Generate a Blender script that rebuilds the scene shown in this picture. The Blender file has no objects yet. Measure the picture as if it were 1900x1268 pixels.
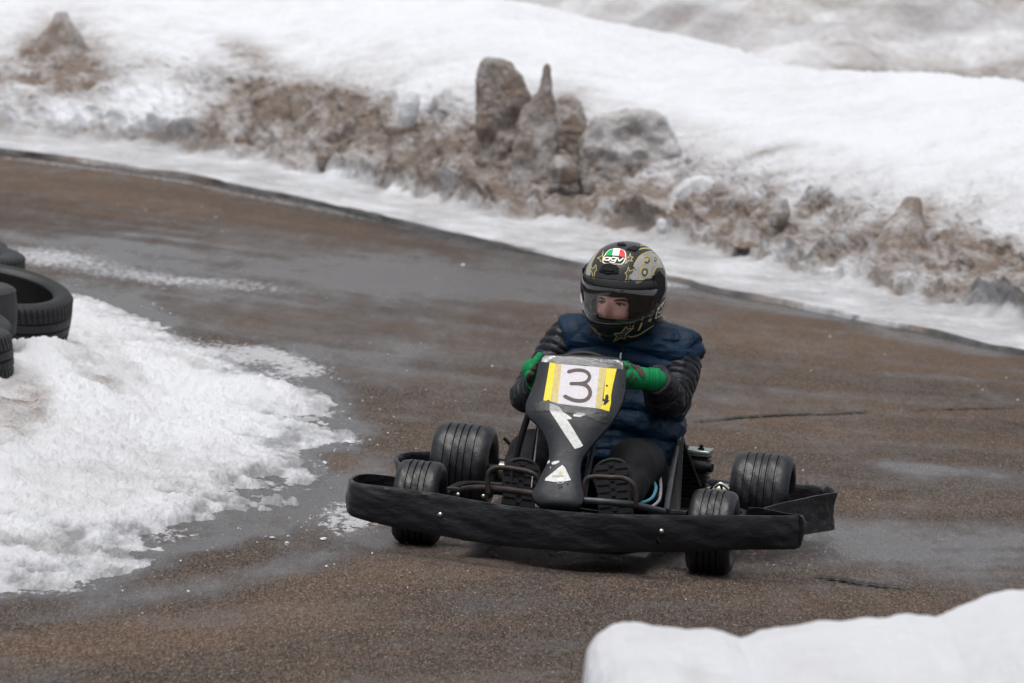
import bpy, bmesh, math, random
import numpy as np
from mathutils import Vector, Matrix
from mathutils.bvhtree import BVHTree
from mathutils.geometry import tessellate_polygon
R = math.radians
random.seed(7); rng = np.random.RandomState(11)
scene = bpy.context.scene

# ------------------------------------------------------------------ camera
CAM_H, PITCH, ROLL, FPX = 1.9507, .0839, .0829, 9500.0
cp, sp = math.cos(PITCH), math.sin(PITCH)
FWD = np.array([0, cp, -sp]); _u = np.array([0, sp, cp]); _r = np.array([1., 0, 0])
RT = _r * math.cos(ROLL) + _u * math.sin(ROLL); UP = -_r * math.sin(ROLL) + _u * math.cos(ROLL)
CPOS = np.array([0, 0, CAM_H])
cam = bpy.data.cameras.new('camera'); camo = bpy.data.objects.new('camera', cam)
scene.collection.objects.link(camo); scene.camera = camo
cam.sensor_width = 36; cam.lens = FPX * 36 / 1900; cam.clip_end = 3000; cam.clip_start = .5
camo.matrix_world = Matrix((( RT[0], UP[0], -FWD[0], 0), (RT[1], UP[1], -FWD[1], 0), (RT[2], UP[2], -FWD[2], CAM_H), (0, 0, 0, 1)))
cam.dof.use_dof = True; cam.dof.focus_distance = 15.6; cam.dof.aperture_fstop = 7.5

# ------------------------------------------------------------------ light
w = bpy.data.worlds.new('World'); scene.world = w; w.use_nodes = True
nt = w.node_tree; nt.nodes.clear()
sky = nt.nodes.new('ShaderNodeTexSky'); sky.sky_type = 'NISHITA'; sky.sun_disc = False
SUN_EL, SUN_AZ = R(76), R(-140)
sky.sun_elevation = SUN_EL; sky.sun_rotation = SUN_AZ; sky.dust_density = 6; sky.air_density = 1.0; sky.ozone_density = 1
hs = nt.nodes.new('ShaderNodeHueSaturation'); hs.inputs['Saturation'].default_value = .22
bg = nt.nodes.new('ShaderNodeBackground'); bg.inputs['Strength'].default_value = .15
wo = nt.nodes.new('ShaderNodeOutputWorld')
nt.links.new(sky.outputs[0], hs.inputs['Color']); nt.links.new(hs.outputs[0], bg.inputs[0]); nt.links.new(bg.outputs[0], wo.inputs[0])
sl = bpy.data.lights.new('sun', 'SUN'); sl.energy = 1.2; sl.angle = R(32); sl.color = (1, .97, .93)
so = bpy.data.objects.new('sun', sl); scene.collection.objects.link(so)
# light comes from azimuth SUN_AZ (0 = +Y, clockwise positive), elevation SUN_EL
sd = Vector((math.sin(SUN_AZ) * math.cos(SUN_EL), math.cos(SUN_AZ) * math.cos(SUN_EL), math.sin(SUN_EL)))
so.rotation_euler = sd.to_track_quat('Z', 'Y').to_euler()
scene.view_settings.view_transform = 'Standard'; scene.view_settings.look = 'None'
scene.view_settings.exposure = 0.18; scene.view_settings.gamma = 1; scene.view_settings.use_curve_mapping = False

# ------------------------------------------------------------------ projection helpers (photo pixels -> points of the place)
KX, KY, KYAW = .2057, 15.4944, -.155
kc, ks = math.cos(KYAW), math.sin(KYAW)
def ray(px, py): return FWD + RT * (px - 950) / FPX - UP * (py - 634) / FPX
def ground(px, py, z=0.0):
    d = ray(px, py); return CPOS + d * ((z - CAM_H) / d[2])
def atdist(px, py, dist):
    d = ray(px, py); return CPOS + d * (dist / d[1])
def to_kart(P):
    x, y = P[0] - KX, P[1] - KY; return Vector((x * kc + y * ks, -x * ks + y * kc, P[2]))
def to_kart_dir(d): return Vector((d[0] * kc + d[1] * ks, -d[0] * ks + d[1] * kc, d[2]))
def K(px, py, ky):
    d = ray(px, py); n = np.array([-ks, kc, 0]); p0 = np.array([KX, KY, 0]) + n * ky
    return to_kart(CPOS + d * (((p0 - CPOS) @ n) / (d @ n)))
def KZ(px, py, z): return to_kart(ground(px, py, z))
CK = to_kart(CPOS)
def pix(P):   # world points (n,3) -> pixels
    Q = P - CPOS; d = Q @ FWD
    return 950 + FPX * (Q @ RT) / d, 634 - FPX * (Q @ UP) / d

# ------------------------------------------------------------------ noise
def _h(ix, iy, iz, s=0):
    n = (ix.astype(np.int64) * 374761393 + iy.astype(np.int64) * 668265263 + iz.astype(np.int64) * 2147483647 + s * 974634777) & 0xffffffff
    n = ((n ^ (n >> 13)) * 1274126177) & 0xffffffff
    n = ((n ^ (n >> 16)) * 2246822519) & 0xffffffff
    return ((n ^ (n >> 15)) & 0xffff) / 65535.0
def vnoise(P, s=0):
    I = np.floor(P).astype(np.int64); F = P - I; F = F * F * F * (F * (F * 6 - 15) + 10)
    r = 0
    for a in (0, 1):
        for b in (0, 1):
            for c in (0, 1):
                wt = (F[:, 0] if a else 1 - F[:, 0]) * (F[:, 1] if b else 1 - F[:, 1]) * (F[:, 2] if c else 1 - F[:, 2])
                r = r + wt * _h(I[:, 0] + a, I[:, 1] + b, I[:, 2] + c, s)
    return r * 2 - 1
def fbm(P, sc, oct=4, s=0, gain=.5, ridged=False):
    r = 0; a = 1; t = 0
    for o in range(oct):
        n = vnoise(P * sc + 17.3 * o, s + o)
        if ridged: n = 1 - 2 * np.abs(n)
        r = r + a * n; t += a; a *= gain; sc *= 2.03
    return r / t
def worley(P, sc, s=0):
    Q = P * sc; I = np.floor(Q).astype(np.int64); best = np.full(len(P), 9.0)
    for a in (-1, 0, 1):
        for b in (-1, 0, 1):
            for c in (-1, 0, 1):
                J = I + np.array([a, b, c])
                C_ = J + np.stack([_h(J[:, 0], J[:, 1], J[:, 2], s + k) for k in (0, 1, 2)], 1)
                best = np.minimum(best, ((Q - C_) ** 2).sum(1))
    return np.sqrt(best)
def sstep(a, b, x):
    t = np.clip((x - a) / (b - a), 0, 1); return t * t * (3 - 2 * t)

# ------------------------------------------------------------------ materials
def newmat(name):
    m = bpy.data.materials.new(name); m.use_nodes = True
    return m, m.node_tree, m.node_tree.nodes['Principled BSDF']
def mat(name, col, rough=.5, metal=0, var=.0, vscale=20, bump=0, bscale=60, bstretch=None, spec=.2, coat=0, sheen=0, rvar=0):
    m, nt, b = newmat(name); L = nt.links.new
    b.inputs['Roughness'].default_value = rough; b.inputs['Metallic'].default_value = metal
    b.inputs['Specular IOR Level'].default_value = spec; b.inputs['Coat Weight'].default_value = coat
    b.inputs['Coat Roughness'].default_value = .08; b.inputs['Sheen Weight'].default_value = sheen
    b.inputs['Base Color'].default_value = (*col, 1)
    tc = nt.nodes.new('ShaderNodeTexCoord')
    if var or rvar:
        n = nt.nodes.new('ShaderNodeTexNoise'); n.inputs['Scale'].default_value = vscale; n.inputs['Detail'].default_value = 6; n.inputs['Roughness'].default_value = .65
        L(tc.outputs['Object'], n.inputs['Vector'])
        mr = nt.nodes.new('ShaderNodeMapRange'); mr.inputs[1].default_value = .3; mr.inputs[2].default_value = .7
        mr.inputs[3].default_value = 1 - var; mr.inputs[4].default_value = 1 + var; L(n.outputs[0], mr.inputs[0])
        mx = nt.nodes.new('ShaderNodeVectorMath'); mx.operation = 'SCALE'; mx.inputs[0].default_value = col; L(mr.outputs[0], mx.inputs['Scale'])
        L(mx.outputs[0], b.inputs['Base Color'])
        m2 = nt.nodes.new('ShaderNodeMapRange'); m2.inputs[1].default_value = .3; m2.inputs[2].default_value = .7
        m2.inputs[3].default_value = max(.02, rough - rvar); m2.inputs[4].default_value = min(1, rough + rvar); L(n.outputs[0], m2.inputs[0]); L(m2.outputs[0], b.inputs['Roughness'])
    if bump:
        mp = nt.nodes.new('ShaderNodeMapping'); L(tc.outputs['Object'], mp.inputs[0])
        if bstretch: mp.inputs['Scale'].default_value = bstretch
        n = nt.nodes.new('ShaderNodeTexNoise'); n.inputs['Scale'].default_value = bscale; n.inputs['Detail'].default_value = 8; n.inputs['Roughness'].default_value = .6
        L(mp.outputs[0], n.inputs['Vector']); bp = nt.nodes.new('ShaderNodeBump'); bp.inputs['Strength'].default_value = 1; bp.inputs['Distance'].default_value = bump
        L(n.outputs[0], bp.inputs['Height']); L(bp.outputs[0], b.inputs['Normal'])
    return m
M = {}
M['rubber'] = mat('rubber', (.014, .015, .017), .55, var=.25, vscale=14, bump=.0015, bscale=90, rvar=.12)
M['slick'] = mat('slick_rubber', (.0075, .0085, .011), .42, spec=.38, var=.35, vscale=9, bump=.002, bscale=55, rvar=.14)
M['oldtyre'] = mat('old_tyre', (.009, .0095, .0105), .5, spec=.35, var=.35, vscale=12, bump=.001, bscale=90, rvar=.1)
M['greytyre'] = mat('grey_tyre', (.036, .036, .038), .7, var=.3, vscale=12, bump=.001, bscale=90)
M['bumper'] = mat('bumper_plastic', (.0095, .010, .0125), .42, var=.3, vscale=9, bump=.008, bscale=12, bstretch=(1, 1, 2.2), spec=.22, rvar=.14)
M['panel'] = mat('panel_plastic', (.015, .017, .022), .44, var=.22, vscale=30, bump=.0008, bscale=70, rvar=.1)
M['frame'] = mat('frame_steel', (.010, .0095, .0095), .45, metal=.3, var=.5, vscale=20, bump=.001, bscale=60)
M['rust'] = mat('rusty_tube', (.036, .028, .027), .5, metal=.3, var=.5, vscale=25, bump=.001, bscale=60)
M['steel'] = mat('bright_steel', (.34, .39, .37), .35, metal=1, var=.2, vscale=30)
M['rim'] = mat('rim_metal', (.28, .26, .22), .4, metal=.8, var=.3, vscale=20)
M['grey_metal'] = mat('grey_metal', (.055, .06, .065), .4, metal=.5, var=.3, vscale=20)
M['black'] = mat('black_part', (.006, .006, .007), .5, var=.3, vscale=20)
M['seat'] = mat('seat_shell', (.012, .012, .014), .4)
M['vest'] = mat('vest_fabric', (.0013, .0145, .037), .5, var=.2, vscale=25, bump=.007, bscale=28, spec=.16)
M['sleeve'] = mat('jacket_fabric', (.0055, .0065, .0105), .36, var=.25, vscale=25, bump=.006, bscale=34, spec=.24)
M['trousers'] = mat('trousers_fabric', (.004, .0045, .006), .75, var=.2, vscale=20, bump=.002, bscale=40)
M['glove'] = mat('glove_knit', (.003, .17, .055), .8, var=.15, vscale=90, bump=.0015, bscale=350)
M['glove_dark'] = mat('glove_coating', (.055, .040, .036), .75, var=.15, vscale=90)
M['sole'] = mat('shoe_sole', (.011, .011, .013), .6, var=.3, vscale=60)
M['shoe'] = mat('shoe_upper', (.006, .007, .009), .6, var=.2, vscale=60)
M['skin'] = mat('skin', (.92, .52, .43), .5, var=.12, vscale=40)
M['lip'] = mat('brow_hair', (.10, .06, .045), .7)
M['eye'] = mat('eyeball', (.6, .58, .56), .2)
M['iris'] = mat('iris', (.03, .04, .05), .2)
M['helmet'] = mat('helmet_shell', (.010, .010, .012), .3, coat=.25, spec=.4, rvar=.06, var=.1)
M['lining'] = mat('helmet_lining', (.012, .012, .013), .85)
M['gold'] = mat('gold_line', (.38, .32, .13), .35, coat=.5)
M['silver'] = mat('silver_paint', (.33, .34, .36), .3, metal=.35, coat=.6, var=.35, vscale=18)
M['dkgrey'] = mat('charcoal_paint', (.055, .055, .058), .3, coat=.5)
M['white'] = mat('white_paper', (.56, .54, .58), .5, var=.14, vscale=160)
M['cream'] = mat('cream_print', (.82, .80, .68), .4)
M['green'] = mat('green_print', (.0, .33, .10), .4)
M['red'] = mat('red_print', (.70, .03, .04), .4)
M['yellow'] = mat('yellow_tape', (.70, .57, .03), .4, var=.08, vscale=60)
M['tan'] = mat('tan_tape', (.50, .40, .16), .4, var=.2, vscale=120)
M['brown'] = mat('brown_ink', (.10, .075, .07), .6)
M['tapewhite'] = mat('white_tape', (.55, .56, .55), .5, var=.2, vscale=110)
M['hose'] = mat('blue_hose', (.05, .17, .24), .4)
M['cable'] = mat('grey_cable', (.20, .20, .22), .5)
def clear_mat(name, tint, glossr, mixmin, gcol=.9):
    m, nt, b = newmat(name); nt.nodes.remove(b); L = nt.links.new
    t = nt.nodes.new('ShaderNodeBsdfTransparent'); t.inputs[0].default_value = (*tint, 1)
    g = nt.nodes.new('ShaderNodeBsdfGlossy'); g.inputs['Roughness'].default_value = glossr; g.inputs[0].default_value = (gcol, gcol, gcol, 1)
    fr = nt.nodes.new('ShaderNodeFresnel'); fr.inputs[0].default_value = 1.5
    ad = nt.nodes.new('ShaderNodeMath'); ad.operation = 'ADD'; ad.inputs[1].default_value = mixmin; L(fr.outputs[0], ad.inputs[0])
    mx = nt.nodes.new('ShaderNodeMixShader'); L(ad.outputs[0], mx.inputs[0]); L(t.outputs[0], mx.inputs[1]); L(g.outputs[0], mx.inputs[2])
    L(mx.outputs[0], nt.nodes['Material Output'].inputs[0]); return m
M['visor'] = clear_mat('visor', (.90, .90, .91), .04, .02)
M['clear'] = clear_mat('clear_tape', (.88, .89, .91), .22, .0, .55)
_b = M['clear'].node_tree
_n = _b.nodes.new('ShaderNodeTexNoise'); _n.inputs['Scale'].default_value = 60; _n.inputs['Detail'].default_value = 6
_tc = _b.nodes.new('ShaderNodeTexCoord'); _mp = _b.nodes.new('ShaderNodeMapping'); _mp.inputs['Scale'].default_value = (.5, 1, 3)
_bp = _b.nodes.new('ShaderNodeBump'); _bp.inputs['Distance'].default_value = .003
_b.links.new(_tc.outputs['Object'], _mp.inputs[0]); _b.links.new(_mp.outputs[0], _n.inputs['Vector']); _b.links.new(_n.outputs[0], _bp.inputs['Height'])
for _x in _b.nodes:
    if _x.type == 'BSDF_GLOSSY': _b.links.new(_bp.outputs[0], _x.inputs['Normal'])

def snow_mat(name='snow', white=(.80, .825, .87), dirt=(.205, .160, .132), nsc=5.0, fine=60, bump=.02, dark_amt=1.0):
    m, nt, b = newmat(name); L = nt.links.new
    b.inputs['Roughness'].default_value = .6; b.inputs['Specular IOR Level'].default_value = .35
    tc = nt.nodes.new('ShaderNodeTexCoord')
    at = nt.nodes.new('ShaderNodeAttribute'); at.attribute_name = 'dirt'
    n1 = nt.nodes.new('ShaderNodeTexNoise'); n1.inputs['Scale'].default_value = nsc; n1.inputs['Detail'].default_value = 10; n1.inputs['Roughness'].default_value = .68
    n2 = nt.nodes.new('ShaderNodeTexNoise'); n2.inputs['Scale'].default_value = fine; n2.inputs['Detail'].default_value = 6; n2.inputs['Roughness'].default_value = .7
    L(tc.outputs['Object'], n1.inputs['Vector']); L(tc.outputs['Object'], n2.inputs['Vector'])
    a1 = nt.nodes.new('ShaderNodeMapRange'); a1.inputs[1].default_value = .3; a1.inputs[2].default_value = .7; a1.inputs[3].default_value = -.42; a1.inputs[4].default_value = .34; L(n1.outputs[0], a1.inputs[0])
    a2 = nt.nodes.new('ShaderNodeMapRange'); a2.inputs[1].default_value = .25; a2.inputs[2].default_value = .75; a2.inputs[3].default_value = -.3; a2.inputs[4].default_value = .3; L(n2.outputs[0], a2.inputs[0])
    s1 = nt.nodes.new('ShaderNodeMath'); s1.operation = 'ADD'; L(a1.outputs[0], s1.inputs[0]); L(a2.outputs[0], s1.inputs[1])
    s2 = nt.nodes.new('ShaderNodeMath'); s2.operation = 'MULTIPLY_ADD'; L(at.outputs['Fac'], s2.inputs[0]); s2.inputs[1].default_value = 1.0
    # dirt * (1 + noise)
    s3 = nt.nodes.new('ShaderNodeMath'); s3.operation = 'MULTIPLY'; L(s1.outputs[0], s3.inputs[0]); 
    sq = nt.nodes.new('ShaderNodeMath'); sq.operation = 'POWER'; L(at.outputs['Fac'], sq.inputs[0]); sq.inputs[1].default_value = .6; L(sq.outputs[0], s3.inputs[1])
    L(s3.outputs[0], s2.inputs[2]); s2.use_clamp = True
    mx = nt.nodes.new('ShaderNodeMix'); mx.data_type = 'RGBA'; mx.inputs['A'].default_value = (*white, 1); mx.inputs['B'].default_value = (*dirt, 1)
    L(s2.outputs[0], mx.inputs['Factor'])
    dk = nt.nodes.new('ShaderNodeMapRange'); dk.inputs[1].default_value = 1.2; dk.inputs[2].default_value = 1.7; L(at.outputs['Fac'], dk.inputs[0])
    m2 = nt.nodes.new('ShaderNodeMix'); m2.data_type = 'RGBA'; m2.inputs['B'].default_value = (.03, .027, .026, 1); L(dk.outputs[0], m2.inputs['Factor']); L(mx.outputs['Result'], m2.inputs['A'])  # attribute values above the dirt range mix to near-black
    th = nt.nodes.new('ShaderNodeAttribute'); th.attribute_name = 'thin'; tn = nt.nodes.new('ShaderNodeMath'); tn.operation = 'MULTIPLY_ADD'; tn.use_clamp = True
    L(a1.outputs[0], tn.inputs[0]); L(th.outputs['Fac'], tn.inputs[1]); L(th.outputs['Fac'], tn.inputs[2])
    m3 = nt.nodes.new('ShaderNodeMix'); m3.data_type = 'RGBA'; m3.inputs['B'].default_value = (.27, .275, .29, 1); L(tn.outputs[0], m3.inputs['Factor']); L(m2.outputs['Result'], m3.inputs['A'])
    L(m3.outputs['Result'], b.inputs['Base Color'])
    bp = nt.nodes.new('ShaderNodeBump'); bp.inputs['Distance'].default_value = bump; L(n2.outputs[0], bp.inputs['Height']); L(bp.outputs[0], b.inputs['Normal'])
    return m
M['snow'] = snow_mat('snow', fine=26, bump=.04)
M['snow_near'] = snow_mat('snow_near', white=(.74, .755, .79), fine=90, nsc=7, bump=.014)
M['snow_far'] = snow_mat('snow_far', nsc=2, fine=14, bump=.05)
def ice_mat():
    m, nt, b = newmat('ice'); b.inputs['Base Color'].default_value = (.72, .76, .80, 1); b.inputs['Roughness'].default_value = .2
    b.inputs['Transmission Weight'].default_value = .35; b.inputs['IOR'].default_value = 1.31
    return m
M['ice'] = ice_mat()

def road_mat():
    m, nt, b = newmat('asphalt'); N = nt.nodes.new; L = nt.links.new
    tc = N('ShaderNodeTexCoord')
    def noise(sc, det=6, ro=.6, vec=None):
        n = N('ShaderNodeTexNoise'); n.inputs['Scale'].default_value = sc; n.inputs['Detail'].default_value = det; n.inputs['Roughness'].default_value = ro
        L(vec or tc.outputs['Object'], n.inputs['Vector']); return n.outputs[0]
    def rng_(v, a, b_, c, d):
        r = N('ShaderNodeMapRange'); r.inputs[1].default_value = a; r.inputs[2].default_value = b_; r.inputs[3].default_value = c; r.inputs[4].default_value = d; L(v, r.inputs[0]); return r.outputs[0]
    def mth(op, a, b_, cl=False):
        n = N('ShaderNodeMath'); n.operation = op; n.use_clamp = cl
        for i, v in enumerate((a, b_)):
            if isinstance(v, (int, float)): n.inputs[i].default_value = v
            else: L(v, n.inputs[i])
        return n.outputs[0]
    def mix(f, a, b_, bt='MIX'):
        n = N('ShaderNodeMix'); n.data_type = 'RGBA'; n.blend_type = bt
        for k, v in (('Factor', f), ('A', a), ('B', b_)):
            if isinstance(v, tuple): n.inputs[k].default_value = (*v, 1)
            elif isinstance(v, (int, float)): n.inputs[k].default_value = v
            else: L(v, n.inputs[k])
        return n.outputs['Result']
    def attr(nm):
        a = N('ShaderNodeAttribute'); a.attribute_name = nm; return a.outputs['Fac']
    wet0, tan0, slush0, edge_dark = attr('wet'), attr('tan'), attr('slush'), attr('edge_dark')
    n_big = noise(1.1, 6, .6); n_mid = noise(9, 6, .65); n_fine = n_mid
    mp = N('ShaderNodeMapping'); mp.inputs['Scale'].default_value = (1, .22, 1); L(tc.outputs['Object'], mp.inputs[0])
    n_grain = noise(115, 4, .85, mp.outputs[0])
    vo = N('ShaderNodeTexVoronoi'); vo.inputs['Scale'].default_value = 215; L(mp.outputs[0], vo.inputs['Vector'])
    spk = N('ShaderNodeSeparateColor'); L(vo.outputs['Color'], spk.inputs[0])
    tan_ = mth('ADD', tan0, rng_(n_mid, .3, .7, -.25, .25), True)
    col = mix(tan_, (.050, .039, .034), (.190, .118, .072))
    col = mix(rng_(n_big, .3, .7, 0, .5), col, (.047, .039, .038))
    # stones of different colours
    stone = mix(spk.outputs[1], (.016, .013, .012), (.23, .185, .155))
    col = mix(.55, col, stone)
    light = rng_(spk.outputs[0], .94, .98, 0, .5); col = mix(light, col, (.34, .30, .27))
    col = mix(1.0, col, mix(n_grain, (-.30, -.30, -.30), (1.85, 1.79, 1.74)), 'MULTIPLY')
    wet_ = mth('ADD', wet0, rng_(noise(5, 8, .7, mp.outputs[0]), .3, .7, -.34, .34)); wet = rng_(wet_, .1, .95, 0, 1)
    col = mix(wet, col, mix(1.0, col, (.52, .56, .66), 'MULTIPLY'))
    mp2 = N('ShaderNodeMapping'); mp2.inputs['Scale'].default_value = (1, .35, 1); L(tc.outputs['Object'], mp2.inputs[0])
    sl_ = mth('ADD', slush0, rng_(noise(34, 9, .8, mp2.outputs[0]), .35, .65, -1.5, .3)); sl = rng_(sl_, .25, .5, 0, 1)
    col = mix(mth('MULTIPLY', sl, .85), col, (.52, .53, .56))
    col = mix(mth('MULTIPLY', edge_dark, .8, True), col, (.012, .011, .011))  # near-black mix where the edge strip is marked
    L(col, b.inputs['Base Color'])
    rg = rng_(wet, 0, 1, .8, .17); rg = mth('ADD', rg, mth('MULTIPLY', n_grain, .16)); L(rg, b.inputs['Roughness'])
    L(rng_(wet, 0, 1, .14, .62), b.inputs['Specular IOR Level'])
    bp = N('ShaderNodeBump'); L(rng_(wet, 0, 1, .014, .0055), bp.inputs['Distance']); L(mth('ADD', n_grain, mth('MULTIPLY', spk.outputs[0], .35)), bp.inputs['Height']); L(bp.outputs[0], b.inputs['Normal'])
    return m
M['road'] = road_mat()

# ------------------------------------------------------------------ object helpers
COL = scene.collection
def tag(o, label=None, cat=None, group=None, kind=None):
    if label: o['label'] = label
    if cat: o['category'] = cat
    if group: o['group'] = group
    if kind: o['kind'] = kind
    return o
class Frame: org = Vector((0, 0, 0))
def link(name, me, m, parent=None, smooth=True):
    o = bpy.data.objects.new(name, me); COL.objects.link(o)
    if m is not None: me.materials.append(m)
    if parent is not None: o.parent = parent
    if smooth and len(me.polygons): me.polygons.foreach_set('use_smooth', [True] * len(me.polygons))
    return o
def mesh(name, V, F, m, parent=None, smooth=True, org=None):
    org = Frame.org if org is None else org
    me = bpy.data.meshes.new(name)
    me.from_pydata([tuple(Vector(v) - org) for v in V], [], F); me.update()
    if smooth: me.set_sharp_from_angle(angle=R(48))
    return link(name, me, m, parent, smooth)
def bevel(o, w=.002, seg=2):
    b = o.modifiers.new('bevel', 'BEVEL'); b.width = w; b.segments = seg; b.limit_method = 'ANGLE'; b.angle_limit = R(40); return o
def subsurf(o, n=1):
    s = o.modifiers.new('sub', 'SUBSURF'); s.levels = n; s.render_levels = n; return o
def grid_faces(nr, nc, wrap=False, off=0, flip=False):
    F = []
    for i in range(nr - 1):
        for j in range(nc if wrap else nc - 1):
            a = off + i * nc + j; b = off + i * nc + (j + 1) % nc; c = b + nc; d = a + nc
            F.append((a, d, c, b) if flip else (a, b, c, d))
    return F
def catmull(P, n=8, closed=False):
    P = [Vector(p) for p in P]; out = []
    m = len(P)
    for i in range(m if closed else m - 1):
        if closed: a, b, c, d = P[i - 1], P[i], P[(i + 1) % m], P[(i + 2) % m]
        else: a, b, c, d = P[max(i - 1, 0)], P[i], P[i + 1], P[min(i + 2, m - 1)]
        for k in range(n):
            t = k / n
            out.append(.5 * ((2 * b) + (c - a) * t + (2 * a - 5 * b + 4 * c - d) * t * t + (3 * b - a - 3 * c + d) * t ** 3))
    if not closed: out.append(P[-1])
    return out
def tube_data(path, rad, n=12, closed=False, caps=True, disp=None):
    V = []; F = []; m = len(path)
    if not hasattr(rad, '__len__'): rad = [rad] * m
    prev = None
    for i, p in enumerate(path):
        if closed: t = (path[(i + 1) % m] - path[i - 1]).normalized()
        else: t = (path[min(i + 1, m - 1)] - path[max(i - 1, 0)]).normalized()
        if prev is None: u = t.orthogonal().normalized()
        else:
            u = prev - t * prev.dot(t); u = u.normalized() if u.length > 1e-6 else t.orthogonal().normalized()
        prev = u; v = t.cross(u)
        for j in range(n):
            a = 2 * math.pi * j / n; r = rad[i]
            if disp: r += disp(i, a)
            V.append(p + (u * math.cos(a) + v * math.sin(a)) * r)
    F = grid_faces(m, n, True)
    if closed:
        for j in range(n): F.append(((m - 1) * n + j, (m - 1) * n + (j + 1) % n, (j + 1) % n, j))
    elif caps: F += [tuple(range(n))[::-1], tuple(range((m - 1) * n, m * n))]
    return V, F
def merge(*parts):
    V = []; F = []
    for v, f in parts:
        o = len(V); V += list(v); F += [tuple(k + o for k in q) for q in f]
    return V, F
def tube(name, pts, r, m, parent, n=12, smooth_n=6, closed=False):
    path = catmull(pts, smooth_n, closed) if smooth_n > 1 else [Vector(p) for p in pts]
    V, F = tube_data(path, r, n, closed); return mesh(name, V, F, m, parent)
def box_data(c, s, rot=None):
    c = Vector(c); V = []
    for x in (-1, 1):
        for y in (-1, 1):
            for z in (-1, 1):
                v = Vector((x * s[0] / 2, y * s[1] / 2, z * s[2] / 2))
                V.append(c + (rot @ v if rot else v))
    return V, [(0, 1, 3, 2), (4, 6, 7, 5), (0, 4, 5, 1), (2, 3, 7, 6), (0, 2, 6, 4), (1, 5, 7, 3)]
def lathe_data(prof, c, axis, n=48, rfun=None):
    """prof: list of (along axis, radius)."""
    axis = Vector(axis).normalized(); u = axis.orthogonal().normalized(); v = axis.cross(u); c = Vector(c)
    V = []
    for i, (a, r) in enumerate(prof):
        for j in range(n):
            t = 2 * math.pi * j / n; rr = r + (rfun(i, j, t) if rfun else 0)
            V.append(c + axis * a + (u * math.cos(t) + v * math.sin(t)) * rr)
    return V, grid_faces(len(prof), n, True)
def sphere_data(c, r, nu=16, nv=10):
    V = []; c = Vector(c)
    for i in range(nv + 1):
        ph = math.pi * i / nv
        for j in range(nu):
            t = 2 * math.pi * j / nu
            V.append(c + Vector((r[0] * math.sin(ph) * math.cos(t), r[1] * math.sin(ph) * math.sin(t), r[2] * math.cos(ph))))
    return V, grid_faces(nv + 1, nu, True)
def np_mesh(name, P, nr, nc, m, parent=None, attrs=None, wrap=False):
    """P (nr*nc,3)"""
    me = bpy.data.meshes.new(name)
    i = np.arange(nr - 1)[:, None] * nc; j = np.arange(nc - 1)[None, :]
    a = (i + j).ravel(); q = np.stack([a, a + 1, a + nc + 1, a + nc], 1).astype(np.int32)
    me.vertices.add(len(P)); me.vertices.foreach_set('co', P.astype(np.float32).ravel())
    me.loops.add(q.size); me.loops.foreach_set('vertex_index', q.ravel())
    me.polygons.add(len(q)); me.polygons.foreach_set('loop_start', np.arange(0, q.size, 4, dtype=np.int32))
    me.update(calc_edges=True); me.validate()
    for k, v in (attrs or {}).items():
        at = me.attributes.new(k, 'FLOAT', 'POINT'); at.data.foreach_set('value', v.astype(np.float32))
    return link(name, me, m, parent)
def empty(name, loc, rz=0):
    o = bpy.data.objects.new(name, None); COL.objects.link(o); o.location = loc; o.rotation_euler = (0, 0, rz); o.empty_display_size = .1; return o

# decals: a flat outline (photo pixels) laid onto a curved surface, a fraction of a mm proud
def decal_mesh(name, poly, bvh, m, parent, off=.0006, maxlen=None, fallback=None):
    pts = [Vector((p[0], p[1], 0)) for p in poly]
    tris = tessellate_polygon([pts])
    bm = bmesh.new(); vs = [bm.verts.new(p) for p in pts]
    for t in tris:
        try: bm.faces.new([vs[i] for i in t])
        except ValueError: pass
    ml = maxlen or 3.0
    for _ in range(7):
        es = [e for e in bm.edges if e.calc_length() > ml]
        if not es: break
        bmesh.ops.subdivide_edges(bm, edges=es, cuts=1)
        bmesh.ops.triangulate(bm, faces=bm.faces[:])
    dead = []
    for v in bm.verts:
        d = to_kart_dir(ray(v.co.x, v.co.y)); d.normalize()
        hit, nrm, idx, dist = bvh.ray_cast(CK, d)
        if hit is None: dead.append(v); continue
        if nrm.dot(d) > 0: nrm = -nrm
        v.co = hit + nrm * off - Frame.org
    if dead: bmesh.ops.delete(bm, geom=dead, context='VERTS')
    me = bpy.data.meshes.new(name); bm.to_mesh(me); bm.free()
    # make faces look outward
    return link(name, me, m, parent)
def stroke_poly(pts, wd, n=6, close=False, ends=True):
    """outline of a brush stroke following pts with width wd (pixels)"""
    P = catmull([(p[0], p[1], 0) for p in pts], n, close)
    if close: P.append(P[0])
    L_, R_ = [], []
    for i, p in enumerate(P):
        a = P[max(i - 1, 0)]; b = P[min(i + 1, len(P) - 1)]
        t = (b - a).normalized(); nn = Vector((-t.y, t.x, 0)) * wd / 2
        L_.append(p + nn); R_.append(p - nn)
    out = list(L_)
    if ends:
        t = (P[-1] - P[-2]).normalized(); nn = Vector((-t.y, t.x, 0))
        for k in range(1, 6): a = math.pi * k / 6; out.append(P[-1] + (nn * math.cos(a) + t * math.sin(a)) * wd / 2)
    out += R_[::-1]
    if ends:
        t = (P[0] - P[1]).normalized(); nn = Vector((-t.y, t.x, 0))
        for k in range(1, 6): a = math.pi * k / 6; out.append(P[0] + (nn * math.cos(a) + t * math.sin(a)) * wd / 2)
    return [(v.x, v.y) for v in out]
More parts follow.
